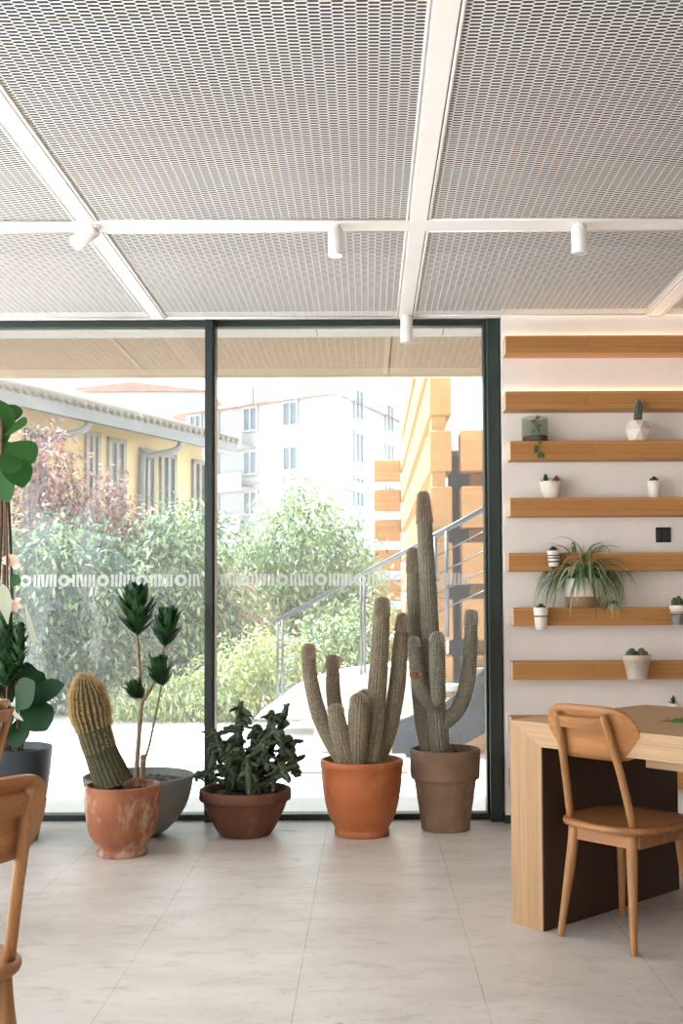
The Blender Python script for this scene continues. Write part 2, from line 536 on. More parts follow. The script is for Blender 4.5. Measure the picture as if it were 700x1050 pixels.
def np_obj(name, V, F, mat, parent=None, extra=None):
    me = bpy.data.meshes.new(name)
    if extra is not None and extra.v:
        n0 = len(V)
        V = np.concatenate([V, np.array(extra.v, dtype=np.float32)])
        F = np.concatenate([F, np.array(extra.f, dtype=F.dtype) + n0])
    me.vertices.add(len(V)); me.vertices.foreach_set('co', V.astype(np.float32).ravel())
    me.loops.add(F.size); me.loops.foreach_set('vertex_index', F.astype(np.int32).ravel())
    me.polygons.add(len(F)); me.polygons.foreach_set('loop_start', np.arange(0, F.size, 4, dtype=np.int32))
    me.update(calc_edges=True); me.materials.append(mat)
    o = bpy.data.objects.new(name, me); COL.objects.link(o)
    if parent is not None: o.parent = parent
    return o
BX = [-2.515, -1.150, 0.2135, 1.578, 2.94]     # long bars (towards the window)
YC = 4.606
YE = 6.115
bars = MB()
for x in BX:
    bars.box((x - 0.036, 1.70, ZC - 0.004), (x + 0.036, YC - 0.064, ZC + 0.05), bev=.003)
    bars.box((x - 0.036, YC + 0.064, ZC - 0.004), (x + 0.036, YE, ZC + 0.05), bev=.003)
structure('trim_2', bars, M['white'])
structure('trim_3', MB().box((-2.6, YC - 0.062, ZC - 0.002), (3.0, YC + 0.062, ZC + 0.010), bev=.003), M['white'])
structure('trim_4', MB().box((XL, YE + .001, ZC - 0.004), (0.738, YE + 0.012, ZC + 0.035)).box((0.738, YW - .012, ZC - .004), (XR, YW - .001, ZC + .03)), M['white'])
names = {0: 'at the far left', 1: 'left of centre', 2: 'over the right-hand wall', 3: 'at the far right'}
for i in range(4):
    for row, (ya, yb) in enumerate(((1.72, YC - 0.068), (YC + 0.068, YE - .004 if i < 2 else YW - .016))):
        xa, xb = BX[i] + 0.040, BX[i + 1] - 0.040
        V, F = expanded(xa, xb, ya, yb, ZC + 0.004)
        e = MB()
        for q in ((xa, ya, xa + .012, yb), (xb - .012, ya, xb, yb), (xa + .0121, ya, xb - .0121, ya + .010), (xa + .0121, yb - .010, xb - .0121, yb)):
            e.box((q[0], q[1], ZC - .002), (q[2], q[3], ZC + .003))
        o = np_obj('ceiling_panel', V, F, M['mesh'], None, e)
        lab = 'white expanded metal ceiling panel %s, %s' % (
            ('near the camera', 'beside the window wall')[row],
            ('leftmost of its row', 'second from left in its row', 'third from left in its row', 'rightmost of its row')[i])
        tag(o, lab, 'ceiling panel', 'expanded metal ceiling panels')
# solid ceiling over the rear of the room
structure('trim_5', MB().box((XL, YB, ZC), (XR, 1.695, ZC + .03)).box((XL, 1.70, ZC), (BX[0] - .04, YE, ZC + .03)).box((BX[4] + .04, 1.70, ZC), (XR, YW - .02, ZC + .03)), M['white'])

# spotlights
M['lensoff'] = plain('satin_lens', (205, 200, 194), 0.3, 0.02, 5)
M['lamp'] = emit('lamp_glow', (255, 244, 226), 14.0)
def spot(label, loc, length, r, rot=(0, 0, 0), lit=False, arm=0.035):
    t = thing('ceiling_spotlight', label, 'spotlight', loc, 0, 'white cylinder spotlights under the ceiling')
    mt = Euler(rot).to_matrix().to_4x4()
    MB().lathe([(0.0001, 0), (.022, 0), (.022, -.012), (.007, -.014), (.007, -arm), (.0001, -arm)], 20).build('mount', M['white'], t)
    T = Matrix.Translation((0, 0, -arm + .002)) @ mt
    prof = [(0.0001, 0), (r - .004, 0), (r, -.004), (r, -length + .002), (r - .002, -length), (r - .005, -length), (r - .006, -length + .014), (0.0001, -length + .0145)]
    MB().lathe(prof, 32, mat=T).build('canister', M['white'], t)
    MB().lathe([(0.0001, -length - .0005), (r - .0066, -length + .0015), (r - .0066, -length + .0138), (0.0001, -length + .0138)], 28, mat=T).build('lens', M['lamp'] if lit else M['lensoff'], t)
    if lit:
        ld = bpy.data.lights.new('lamp_light', 'SPOT'); ld.energy = 14; ld.spot_size = math.radians(60); ld.color = (1, .86, .68); ld.shadow_soft_size = .03
        lo = bpy.data.objects.new('lamp_light', ld); COL.objects.link(lo); lo.parent = t
        lo.matrix_local = T @ Matrix.Translation((0, 0, -length - .01))
    return t
p = at(343.5, 226, YC - .03); spot('lit white cylinder spotlight hanging from the crossbar at the ceiling centre', (p.x, YC - .01, ZC - .002), .118, .030, lit=True, arm=.012)
p = at(593, 226, YC); spot('unlit white cylinder spotlight on the crossbar over the right side', (p.x, YC - .01, ZC - .002), .112, .0325, arm=.012)
p = at(88, 232, YC); spot('white cylinder spotlight tilted sideways where two ceiling bars cross', (p.x + .045, YC - .02, ZC - .002), .115, .032, rot=(math.radians(12), math.radians(58), 0), arm=.012)
p = at(416.5, 330, YE - .05); spot('white cylinder spotlight hanging in front of the window head', (p.x, YE - .05, ZC - .002), .142, .0325, rot=(0, 0, 0), arm=.012)

# ================================================================== shelves
PROT = .13
YF = YW - PROT
shelf_px = [(344, 362, 518.2), (401, 419.5, 518.4), (452, 471, 523.2), (510.5, 529, 523.2), (567, 585.5, 521.5), (623, 641.5, 526.5), (678.5, 697, 525.5), (735.5, 754, 524.5), (791, 810, 525)]
SH = []
M['led'] = emit('led_strip_glow', (255, 226, 190), 3.6)
ordn = ['topmost', 'second from the top', 'third from the top', 'fourth from the top', 'fifth from the top', 'sixth from the top', 'seventh from the top', 'second lowest', 'lowest']
ext = ['with light glowing along its top edge', 'with a light strip behind its top edge', 'carrying a glass terrarium and a faceted pot', 'carrying two small white pots', 'with a striped pot ringed to its front', 'carrying the spider plant', 'with an aged pot ringed to its front', 'hidden behind the table edge', 'seen under the table']
for i, (yt, yb, xl) in enumerate(shelf_px):
    zt = at(560, yt, YF).z; zb = at(560, yb, YF).z; x0 = at(xl, yt, YF).x
    t = thing('wall_shelf', 'long oak wall shelf, %s, %s' % (ordn[i], ext[i]), 'shelf', (x0, YW, zb), 0, 'oak shelves on the white wall')
    hh = zt - zb
    MB().box((0, -PROT, 0), (2.6, -PROT + .03, hh), bev=.002).box((0.0, -PROT + .0301, 0.0), (2.6, -.0005, .022)).box((0, -PROT + .0301, hh - .022), (2.6, -.0005, hh - .0002)).build('board', M['oak'], t)
    MB().box((-.0035, -PROT + .0005, 0.0005), (-.0002, -.0005, hh - .0005)).build('end_panel', M['oakendlit'], t)
    if i < 2:
        MB().box((.01, -.020, hh + .001), (2.59, -.006, hh + .008)).build('led_strip', M['led'], t)
    SH.append((x0, zt, zb))

# light switch
c = at(679.5, 548.5, YW)
t = thing('light_switch', 'square black light switch on the white wall between shelves', 'light switch', (c.x, YW, c.z))
MB().box((-.041, -.010, -.041), (.041, -.0005, .041), bev=.003).build('plate', M['black'], t)
MB().box((-.028, -.014, -.028), (-.001, -.0101, .028), bev=.002).build('rocker', M['black'], t)
MB().box((.001, -.014, -.028), (.028, -.0101, .028), bev=.002).build('rocker', M['black'], t)
# ================================================================== floor plants
def mat_terra(name, c1, c2, stain=0.0, rough=0.75, stcol=(226, 205, 188)):
    t = NT(name)
    v = t.coord()
    a = t.noise(v, 7, 6, 0.6, 0.3)
    col = t.ramp(a, [(0.3, c2), (0.7, c1)])
    if stain:
        sx = t.n('ShaderNodeSeparateXYZ'); t.l(v, sx.inputs[0])
        b = t.noise(t.coord((1, 1, .45), loc=(4, 1, 2)), 8, 9, 0.66, 0.25)
        low = t.ramp(t.math('MULTIPLY', sx.outputs['Z'], 2.5), [(0.0, (.12, .12, .12, 1)), (0.32, (.02, .02, .02, 1)), (0.75, (.10, .10, .10, 1))])
        k = t.ramp(t.math('ADD', b, low), [(0.58, (0, 0, 0, 1)), (0.74, (stain, stain, stain, 1))])
        col = t.mix(k, col, lin(stcol))
    t.bsdf(col, rough, 0, 0.35, bump=a, bstr=0.05)
    return t.m
M['terra_old'] = mat_terra('weathered_terracotta', (158, 100, 70), (124, 76, 52), 0.6)
M['terra'] = mat_terra('glazed_terracotta', (178, 104, 60), (160, 88, 48), 0.35, 0.5, (190, 150, 125))
M['terra_dark'] = mat_terra('dark_terracotta', (112, 72, 52), (88, 56, 42), 0.12)
M['brownpot'] = mat_terra('brown_grey_clay', (136, 108, 86), (116, 90, 70), 0.12)
M['greybowl'] = plain('grey_fibre_cement', (128, 128, 126), 0.7, 0.05, 6)
M['slatepot'] = plain('slate_blue_planter', (58, 68, 76), 0.5, 0.04, 6)
M['soil'] = plain('dark_soil', (58, 46, 38), 0.95, 0.25, 60, bump=0.6)
M['soilgrey'] = plain('gravelly_soil', (96, 90, 84), 0.95, 0.3, 80, bump=0.6)

def pot(parent, prof, mat, soil_z, soil_r, soilmat=None, n=56, bump=True):
    MB().lathe(prof, n).build('pot', mat, parent)
    s = MB()
    pr = [(0.0001, soil_z + .006)] + [(soil_r * k / 6, soil_z + .004 * math.sin(k * 2.1)) for k in range(1, 6)] + [(soil_r, soil_z - .004)]
    s.lathe(pr, 32)
    if bump:
        r = random.Random(int(soil_r * 1e4))
        for _ in range(60):
            a = r.random() * 2 * PI; q = soil_r * .92 * math.sqrt(r.random()); k = r.uniform(.004, .011)
            s.ball((q * math.cos(a), q * math.sin(a), soil_z + .002), (k, k, k * .8), 6, 4)
    s.build('soil', soilmat or M['soil'], parent)

def pot_bezel(R, rb, h, wall=.014, foot=.0, band=0.0, bandout=.008, belly=0.0, roll=.004):
    """profile: outside from the base up, rim, inside down"""
    pr = [(0.0001, 0.0), (rb - .004, 0.0), (rb, .004)]
    if foot:
        pr += [(rb, foot), (rb - .004, foot + .006)]
    N = 10
    z0 = pr[-1][1]; r0 = pr[-1][0]
    top = h - band
    for i in range(1, N + 1):
        t = i / N
        r = r0 + (R - (bandout if band else 0) - r0) * (t ** (1 - belly) if belly < 1 else t)
        pr.append((r, z0 + (top - roll - z0) * t))
    if band:
        pr += [(R - .001, top + .001), (R, top + .004), (R, h - .006)]
    pr += [(R - .001, h - .002), (R - .005, h), (R - wall + .003, h), (R - wall, h - .004), (R - wall - .006, h - .08)]
    return pr

# cactus flesh
def mat_cactus(name, body, ridge, tipc, z0, z1, ribsc=0.0, wool=0.4):
    t = NT(name)
    v = t.coord()
    sx = t.n('ShaderNodeSeparateXYZ'); t.l(v, sx.inputs[0])
    n1 = t.noise(t.coord((1, 1, 1)), 90, 4, 0.7)
    n2 = t.noise(t.coord((30, 30, 3)), 2, 5, 0.6)
    n3 = t.noise(t.coord((2, 2, 24)), 1.6, 3, 0.5)
    col = t.ramp(n2, [(0.3, body), (0.7, ridge)])
    col = t.mix(t.ramp(n1, [(0.42, (0, 0, 0, 1)), (0.66, (wool, wool, wool, 1))]), col, lin(tipc))
    col = t.mix(t.ramp(n3, [(0.5, (0, 0, 0, 1)), (0.75, (.35, .35, .35, 1))]), col, lin(body))
    t.bsdf(col, 0.9, 0, 0.15, bump=n1, bstr=0.5, bdist=0.004)
    return t.m
M['torch'] = mat_cactus('grey_green_cactus', (102, 94, 77), (136, 125, 104), (196, 184, 162), 0, 1)
M['torchbase'] = M['torch']
M['torch2'] = mat_cactus('olive_grey_cactus', (96, 94, 80), (128, 124, 108), (190, 184, 170), 0, 1)
M['wool'] = plain('pale_cactus_wool', (214, 198, 176), 0.95, 0.1, 80)
M['woolw'] = plain('whitish_cactus_wool', (214, 208, 198), 0.95, 0.1, 80)
M['barrel'] = mat_cactus('dark_barrel_cactus', (66, 70, 54), (92, 90, 68), (140, 128, 98), 0, 1, wool=.25)
M['gold'] = plain('golden_spines', (216, 190, 140), 0.8, 0.1, 40)
M['brownspine'] = plain('brown_spines', (112, 92, 64), 0.8, 0.1, 40)

def spines(path, radii, ribs, step, ln, sub=6, t0=0.0, t1=1.0, r=None, spread=.8, per=3, wid=.0012, depth=.1, up=.2):
    r = r or random.Random(5)
    P, R = resample(path, radii, sub)
    fr = frames(P)
    b = MB()
    L = [0.0]
    for i in range(1, len(P)): L.append(L[-1] + (P[i] - P[i - 1]).length)
    s = t0 * L[-1]; i = 0
    while s < t1 * L[-1]:
        while i < len(L) - 2 and L[i + 1] < s: i += 1
        f = (s - L[i]) / max(1e-6, L[i + 1] - L[i])
        p = P[i].lerp(P[i + 1], f); rad = R[i] * (1 - f) + R[i + 1] * f
        rem = L[-1] - s
        if rem < rad: rad = math.sqrt(max(1e-6, rad * rad - (rad - rem) ** 2))
        u, w = fr[i]; d = (P[i + 1] - P[i]).normalized()
        for k in range(ribs):
            a = 2 * PI * k / ribs
            o = u * math.cos(a) + w * math.sin(a)
            q = p + o * rad * (1 + depth) * .99
            tn = d.cross(o)
            for _ in range(per):
                dr = (o + tn * r.uniform(-spread, spread) + d * r.uniform(-spread + up, spread + up)).normalized()
                l = ln * r.uniform(.6, 1.2)
                sd = dr.cross(Vector((r.uniform(-1, 1), r.uniform(-1, 1), r.uniform(-1, 1)))).normalized() * wid
                b.add([q - sd, q + sd, q + dr * l], [(0, 1, 2)])
        s += step
    return b

def px_path(pts, Y, root, scale=1.0):
    """pixel points (x, y[, dY]) to local points of a thing standing at root"""
    out = []
    for p in pts:
        out.append(at(p[0], p[1], Y + (p[2] if len(p) > 2 else 0)) - Vector(root))
    return out
def px_r(wpx, Y): return wpx * 0.5 * Y / FPX

def arm(t, pts, widths, Y, root, mat, wool, ribs=18, name='stem', spine=.011, depth=.07, tiplen=.16):
    path = px_path(pts, Y, root)
    rad = [px_r(w, Y) for w in widths] if hasattr(widths, '__len__') else px_r(widths, Y)
    if hasattr(rad, '__len__'): rad = rad[:-1] + [rad[-1] * .80]
    if not hasattr(rad, '__len__'): rad = [rad * .92] + [rad] * (len(path) - 1)
    st = MB().tube(path, rad, ribs * 4, ribs=ribs, depth=depth, tip=True, sub=8).build(name, mat, t)
    sp = spines(path, rad, ribs, .014, spine, 8, r=random.Random(int(pts[0][0] * 7 + pts[-1][1])), depth=depth, per=3, wid=.0007)
    s2 = spines(path, rad, ribs, .005, spine * 1.1, 8, t0=.88, r=random.Random(int(pts[0][0])), depth=depth, per=8, wid=.0013)
    sp.add(s2.v, s2.f)
    o = sp.build('spines', wool, st); o['kind'] = 'stuff'
    return st

# ---- 1 golden-spined leaning column in a weathered terracotta pot
R1 = Vector((at(125, 877, 5.40).x, 5.40, 0))
t = thing('potted_cactus', 'single leaning golden-spined column cactus in a chalk-stained terracotta pot', 'potted cactus', R1)
pr = [(0.0001, 0), (.112, 0), (.116, .006), (.117, .020), (.110, .028), (.108, .034), (.128, .062), (.152, .100), (.166, .150), (.173, .215), (.177, .285), (.178, .322), (.1765, .329), (.172, .332), (.164, .332), (.160, .328), (.150, .24)]
pot(t, pr, M['terra_old'], .298, .156)
Y = 5.40
pts = [(118, 806, .02), (113, 795, .02), (103, 770, .01), (96.5, 748), (92, 728), (89, 711, -.02), (87, 700, -.03), (86, 690, -.03)]
wd = [36, 35, 31, 32, 36, 32, 21, 7]
path = px_path(pts, Y, R1); rad = [px_r(q, Y) for q in wd]
st = MB().tube(path, rad, 88, ribs=22, depth=.07, tip=True, sub=8).build('stem', M['barrel'], t)
a = spines(path, rad, 22, .010, .018, 8, t0=.34, r=random.Random(2), per=5, wid=.0008, depth=.07)
b2 = spines(path, rad, 22, .005, .021, 8, t0=.52, r=random.Random(3), per=7, wid=.0010, depth=.07)
a.add(b2.v, b2.f)
o = a.build('spines', M['gold'], st); o['kind'] = 'stuff'; o['label'] = 'golden spines on the upper half'
a = spines(path, rad, 22, .012, .010, 8, t0=.0, t1=.45, r=random.Random(4), per=4, wid=.0007, depth=.07)
o = a.build('spines', M['brownspine'], st); o['kind'] = 'stuff'; o['label'] = 'short brown spines on the lower half'

# ---- 2 dragon plant in the grey bowl
M['bark'] = plain('pale_brown_bark', (150, 128, 104), 0.85, 0.12, 60, bump=.4)
M['dracleaf'] = leafmat('dark_dragon_leaf', (26, 52, 30), (50, 88, 48), .15, .35)
R2 = Vector((at(141.5, 850, 5.83).x, 5.84, 0))
t = thing('potted_dragon_plant', 'compact dragon plant with bare canes in a grey bowl behind the terracotta pot', 'potted plant', R2)
pr = [(0.0001, 0), (.098, 0), (.104, .004), (.150, .030), (.200, .078), (.240, .140), (.266, .210), (.279, .280), (.283, .303), (.281, .308), (.274, .308), (.270, .303), (.255, .22)]
pot(t, pr, M['greybowl'], .272, .262, M['soilgrey'])
Y = R2.y
def head(parent, base, top, r, n, seed, L=.07, w=.026, name='leaf_head'):
    rr = random.Random(seed); b = MB()
    ax = (top - base); h = ax.length; d = ax.normalized()
    u = d.orthogonal().normalized(); v = d.cross(u)
    for i in range(n):
        f = i / n
        a = i * 2.399 + rr.uniform(-.2, .2)
        o = u * math.cos(a) + v * math.sin(a)
        pr_ = math.sin(PI * min(1, f * .75 + .22)) ** .6
        q = base + d * (h * f * .80) + o * .008
        lean = (1.7 - 1.35 * f) * rr.uniform(.75, 1.25)
        dr = (d + o * lean).normalized()
        ll = L * pr_ * rr.uniform(.85, 1.15)
        b.blade(q, dr, d - o * .3 if lean > .5 else -o, ll, w * rr.uniform(.8, 1.1), curve=-.30 if f < .7 else -.05, seg=5, fold=.30)
    return b.build(name, M['dracleaf'], parent)
P = lambda pts: px_path(pts, Y, R2)
cn = MB().tube(P([(139, 803), (142, 760), (145, 722), (147, 716)]), [.0135, .012, .011, .012], 9, sub=4).build('cane', M['bark'], t)
MB().tube(P([(146, 722), (143, 690), (140.5, 655), (140, 645)]), [.010, .0085, .008, .008], 9, sub=4).build('branch', M['bark'], cn)
MB().tube(P([(147, 718), (153, 708), (162, 690), (167, 668), (168, 660)]), [.010, .009, .008, .0075, .007], 9, sub=4).build('branch', M['bark'], cn)
c2 = MB().tube(P([(145, 803, -.03), (146, 790, -.03), (147, 778, -.03)]), [.014, .014, .016], 9, sub=2).ball(P([(147, 776, -.03)])[0], (.018, .016, .014), 9, 6).build('cane', M['bark'], t)
MB().tube(P([(149, 776, -.03), (153, 764, -.03), (159, 735, -.03), (165, 705, -.03), (166, 698, -.03)]), [.008, .0065, .006, .0055, .0055], 8, sub=4).build('branch', M['bark'], c2)
hd = lambda a, b_, r, n, s, **k: head(t, P([a])[0], P([b_])[0], r, n, s, **k)
hd((140, 652), (139, 598), .09, 72, 1, L=.150, w=.050)
hd((168, 664), (174, 622), .07, 62, 2, L=.125, w=.042)
hd((166, 704, -.03), (162, 676, -.03), .06, 46, 3, L=.110, w=.038)
hd((145, 719), (136, 700), .04, 22, 4, L=.085, w=.036)

# ---- 3 jungle of dark cactus in the wide bowl
M['darkcactus'] = plain('dark_green_cactus', (60, 76, 50), 0.6, 0.22, 25, bump=.3)
M['areole'] = plain('tan_areoles', (134, 120, 96), 0.9, 0.1, 30)
R3 = Vector((at(251.5, 850, 5.85).x, 5.85, 0))
t = thing('potted_cactus', 'bushy dark green knobbly cactus spilling from a wide brown terracotta bowl', 'potted cactus', R3)
pr = [(0.0001, 0), (.126, 0), (.131, .005), (.150, .030), (.176, .078), (.200, .128), (.216, .170), (.222, .178), (.234, .182), (.237, .190), (.237, .226), (.234, .233), (.228, .236), (.219, .236), (.215, .231), (.200, .17)]
pot(t, pr, M['terra_dark'], .208, .206)
Y = R3.y
rr = random.Random(11)
def knobby(pts, w, seed, nseg=None, pads=True):
    r = random.Random(seed)
    P_, R_ = resample(px_path(pts, Y, R3), w, 5)
    b = MB(); ar = MB()
    L = sum((P_[i + 1] - P_[i]).length for i in range(len(P_) - 1))
    step = w * 1.15; acc = 0
    def seg(p, d, ln, rad, flat):
        d = d.normalized()
        q = d.to_track_quat('Z', 'Y').to_matrix().to_4x4() @ Matrix.Rotation(r.uniform(0, PI), 4, 'Z')
        b.ball(p, (rad, rad * flat, ln), 10, 7, q)
        for _ in range(9):
            a = r.uniform(0, 2 * PI); z = r.uniform(-.75, .85); k = math.sqrt(1 - z * z)
            o = q @ Vector((rad * k * math.cos(a) * 1.0, rad * flat * k * math.sin(a), ln * z))
            if r.random() < .55:
                b.ball(p + o, (rad * .30,) * 3, 6, 4)
            else:
                ar.ball(p + o * 1.02, (rad * .13,) * 3, 5, 3)
    for i in range(len(P_) - 1):
        e = (P_[i + 1] - P_[i])
        n = max(1, int(e.length / step))
        for k in range(n):
            p = P_[i] + e * (k / n)
            seg(p, e + Vector((r.uniform(-.3, .3), r.uniform(-.3, .3), 0)) * e.length, w * 1.35, w * r.uniform(.8, 1.15), r.uniform(.55, .8))
            for _p in range(2 if r.random() < .75 else 1):
                a = r.uniform(0, 2 * PI)
                o = Vector((math.cos(a), math.sin(a), r.uniform(-1.2, .5)))
                ln = w * r.uniform(1.0, 2.0)
                q2 = p + o.normalized() * (w * .7 + ln * .75)
                seg(q2, o, ln, w * r.uniform(.55, .8), .5)
    s = b.build('stem', M['darkcactus'], t)
    if ar.v: ar.build('areoles', M['areole'], s)['kind'] = 'stuff'
for k, (pts, w) in enumerate([
    ([(249, 806, .02), (247, 775, .02), (245, 745, .02), (246, 722, .02)], .030),
    ([(262, 806, .05), (275, 775, .05), (286, 750, .06), (294, 724, .05)], .026),
    ([(258, 806, -.02), (268, 770, -.03), (276, 745, -.02), (278, 731, 0)], .024),
    ([(268, 806, 0), (284, 785, -.02), (296, 760, -.02), (300, 772, -.05), (304, 795, -.08)], .026),
    ([(245, 806, -.03), (234, 785, -.05), (224, 760, -.02), (219, 750, 0)], .024),
    ([(240, 806, 0), (228, 790, .02), (222, 772, .0), (217, 788, -.05)], .022),
    ([(236, 806, -.05), (222, 799, -.06), (208, 793, -.06), (199, 796, -.06)], .018),
    ([(252, 806, -.08), (253, 780, -.12), (255, 792, -.2), (256, 812, -.235)], .024),
    ([(262, 806, -.06), (266, 780, -.12), (270, 765, -.12), (274, 790, -.18)], .025),
    ([(246, 806, -.06), (240, 778, -.12), (236, 768, -.13), (232, 790, -.17)], .024),
    ([(256, 806, .1), (258, 775, .12), (262, 748, .12), (268, 752, .1)], .026),
    ([(270, 806, .08), (280, 790, .08), (292, 770, .08), (302, 790, .03)], .024),
    ([(240, 806, .08), (234, 780, .1), (230, 762, .1), (214, 770, .05)], .022),
    ([(266, 806, -.1), (280, 800, -.14), (288, 785, -.16), (292, 797, -.18)], .022),
    ([(250, 800, -.02), (262, 770, -.08), (284, 752, -.08), (290, 775, -.12)], .024),
]):
    knobby(pts, w * .84, 40 + k)

# ---- 4 many-armed silver torch in the orange pot
R4 = Vector((at(371, 850, 5.84).x, 5.84, 0))
t = thing('potted_cactus', 'many-armed grey-green column cactus in a smooth orange terracotta pot', 'potted cactus', R4)
pr = [(0.0001, 0), (.136, 0), (.141, .006), (.142, .024), (.138, .032), (.140, .040), (.155, .064), (.174, .108), (.188, .160), (.200, .222), (.207, .290), (.210, .345), (.2125, .350), (.2145, .358), (.2145, .378), (.212, .384), (.207, .386), (.200, .386), (.196, .381), (.18, .30)]
pot(t, pr, M['terra'], .345, .186)
Y = R4.y
for pts, w in [
    ([(353, 782, -.06), (343, 765, -.06), (329, 738, -.06), (321, 710, -.06), (317, 685, -.06), (316, 660, -.06)], [15, 16, 15, 14, 13.5, 12]),
    ([(354, 782, .05), (347, 745, .06), (342, 715, .06), (341, 692, .06), (341, 671, .06)], [14, 15, 14, 13, 13]),
    ([(357, 782, -.10), (351, 762, -.12), (346, 742, -.13), (343.5, 722, -.13)], [17, 18, 17, 15]),
    ([(372, 782, .0), (374, 755, .02), (375, 730, .02), (373, 707, .02)], [15, 16, 16, 15]),
    ([(366, 782, -.10), (366, 760, -.12), (367, 735, -.12), (368, 711, -.11)], [17, 18, 19, 17]),
    ([(379, 782, -.04), (383, 745, -.02), (387, 700, 0), (390, 655, 0), (391.5, 612, 0)], [21, 20, 18, 17, 15]),
    ([(385, 782, .02), (397, 750, .05), (406, 710, .06), (410, 668, .06), (413.5, 629, .06)], [17, 18, 16, 15, 13]),
]:
    arm(t, pts, w, Y, R4, M['torch'], M['wool'])

# ---- 5 tall torch in the tapered pot
R5 = Vector((at(456.5, 850, 5.98).x, 5.965, 0))
t = thing('potted_cactus', 'tallest column cactus with a curved side arm in a tapered brown-grey pot', 'potted cactus', R5)
pr = [(0.0001, 0), (.122, 0), (.127, .005), (.132, .05), (.142, .12), (.153, .19), (.161, .245), (.165, .263), (.179, .268), (.182, .276), (.186, .410), (.184, .418), (.179, .421), (.171, .421), (.167, .416), (.16, .34)]
pot(t, pr, M['brownpot'], .385, .158)
Y = R5.y
trunk = arm(t, [(451, 772, 0), (449, 745, 0), (446, 715, 0), (443, 680, 0), (440.5, 640, 0), (438, 590, 0), (435.5, 545, 0), (433.5, 504, 0)], [19, 19, 18.5, 17, 17, 16, 15, 12.5], Y, R5, M['torch2'], M['wool'])
arm(t, [(441, 772, .06), (435, 745, .07), (431, 710, .07), (428, 670, .06), (425, 615, .06), (423, 562, .06)], [16, 17, 17, 16, 15, 13], Y, R5, M['torch2'], M['wool'])
arm(t, [(447, 728, -.02), (440, 719, -.05), (432, 708, -.07), (427, 692, -.08), (425, 672, -.08), (424, 653, -.08)], [11, 13, 13, 12, 12, 11], Y, R5, M['torch2'], M['woolw'])
arm(t, [(450, 722, -.07), (449, 714, -.085), (448.5, 690, -.09), (448, 668, -.09), (448, 648, -.09)], [10, 14.5, 15, 15, 13], Y, R5, M['torch2'], M['woolw'])
arm(t, [(452, 742, .0), (461, 737, 0), (472, 722, 0), (479, 698, 0), (482, 665, 0), (483, 625, 0)], [13, 14, 15, 15, 14, 13], Y, R5, M['torch2'], M['woolw'])
sc = MB(); r = random.Random(9); c = px_path([(425.5, 691, -.10)], Y, R5)[0]
for _ in range(16):
    sc.blade(c + Vector((r.uniform(-.012, .02), r.uniform(-.02, 0), r.uniform(-.014, .014))), (r.uniform(-1, 1), -.6, r.uniform(-.8, .8)), (0, -1, .3), r.uniform(.015, .03), r.uniform(.010, .018), curve=.5, seg=3)
o = sc.build('dry_scar', plain('dry_brown_scar', (150, 104, 66), .9, .2, 50), t); o['label'] = 'torn brown scar on the left arm'
# ================================================================== table and chairs
M['tabletop'] = staves('oak_table_staves', (186, 152, 114), (177, 142, 104), 'x', 0.042, 1.3, 0.5)
M['tableleg'] = staves('oak_leg_staves', (180, 145, 106), (171, 135, 97), 'z', 0.042, 1.7, 0.5)
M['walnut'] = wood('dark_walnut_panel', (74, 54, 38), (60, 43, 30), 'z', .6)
M['chairwood'] = wood('chair_oak', (176, 124, 78), (146, 98, 58), 'x', .45)
M['chairleg'] = wood('chair_leg_oak', (182, 134, 88), (154, 108, 66), 'z', .45)
M['ply'] = wood('chair_plywood', (184, 130, 82), (154, 104, 62), 'x', .4, .55)
O_T = Vector((.530, 4.23, 0)); ROT_T = math.atan2(-.74, .67)
TH, TT, TL, TW, LW = .752, .088, 2.3, .88, .147
t = thing('oak_table', 'large oak dining table with waterfall slab legs and an inset planter', 'table', O_T, ROT_T)
top = MB()
S0, SA, SB = .41, .36, .53       # slot
mit = lambda L: [(0, TH), (L, TH), (L, TH - TT), (LW, TH - TT)]
full = [(0, TH), (TL, TH), (TL - LW, TH - TT), (LW, TH - TT)]
top.prism(full, 'y', 0, SA); top.prism(full, 'y', SB, TW)
top.prism(mit(S0), 'y', SA + .0001, SB - .0001)
top.box((S0, SA + .0001, TH - TT), (TL - LW - .01, SB - .0001, TH - TT + .02))
top.build('tabletop', M['tabletop'], t)
MB().prism([(0, TH - .0005), (LW - .0003, TH - TT - .0004), (LW - .0003, 0), (0, 0)], 'y', 0, TW).build('leg', M['tableleg'], t)
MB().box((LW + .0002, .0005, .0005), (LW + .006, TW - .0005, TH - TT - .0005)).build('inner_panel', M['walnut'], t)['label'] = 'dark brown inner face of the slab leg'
MB().prism([(TL, TH - .0005), (TL - LW + .0003, TH - TT - .0004), (TL - LW + .0003, 0), (TL, 0)], 'y', 0, TW).build('leg', M['tableleg'], t)
MB().box((.52, .11, TH - TT - .045), (TL - LW - .05, .145, TH - TT - .0003)).box((.52, TW - .085, TH - TT - .04), (TL - LW - .05, TW - .05, TH - TT - .0003)).build('apron', M['tabletop'], t)
MB().box((S0 + .002, SA + .003, TH - TT + .021), (TL - LW - .02, SB - .003, TH - .028)).build('planter_soil', M['soil'], t)
M['moss'] = leafmat('bright_green_leaves', (50, 140, 50), (100, 190, 80), .3)
g = MB(); r = random.Random(21)
for i in range(900):
    x = r.uniform(S0 + .03, 1.6); y = r.uniform(SA + .015, SB - .015)
    a = r.uniform(0, 2 * PI)
    g.blade((x, y, TH - .03), (math.cos(a) * .8, math.sin(a) * .8, r.uniform(.5, 1.8)), (0, 0, 1), r.uniform(.04, .07), r.uniform(.016, .026), .3, 3)
o = g.build('groundcover_plants', M['moss'], t); o['kind'] = 'stuff'; o['label'] = 'bright green low plants in the slot'

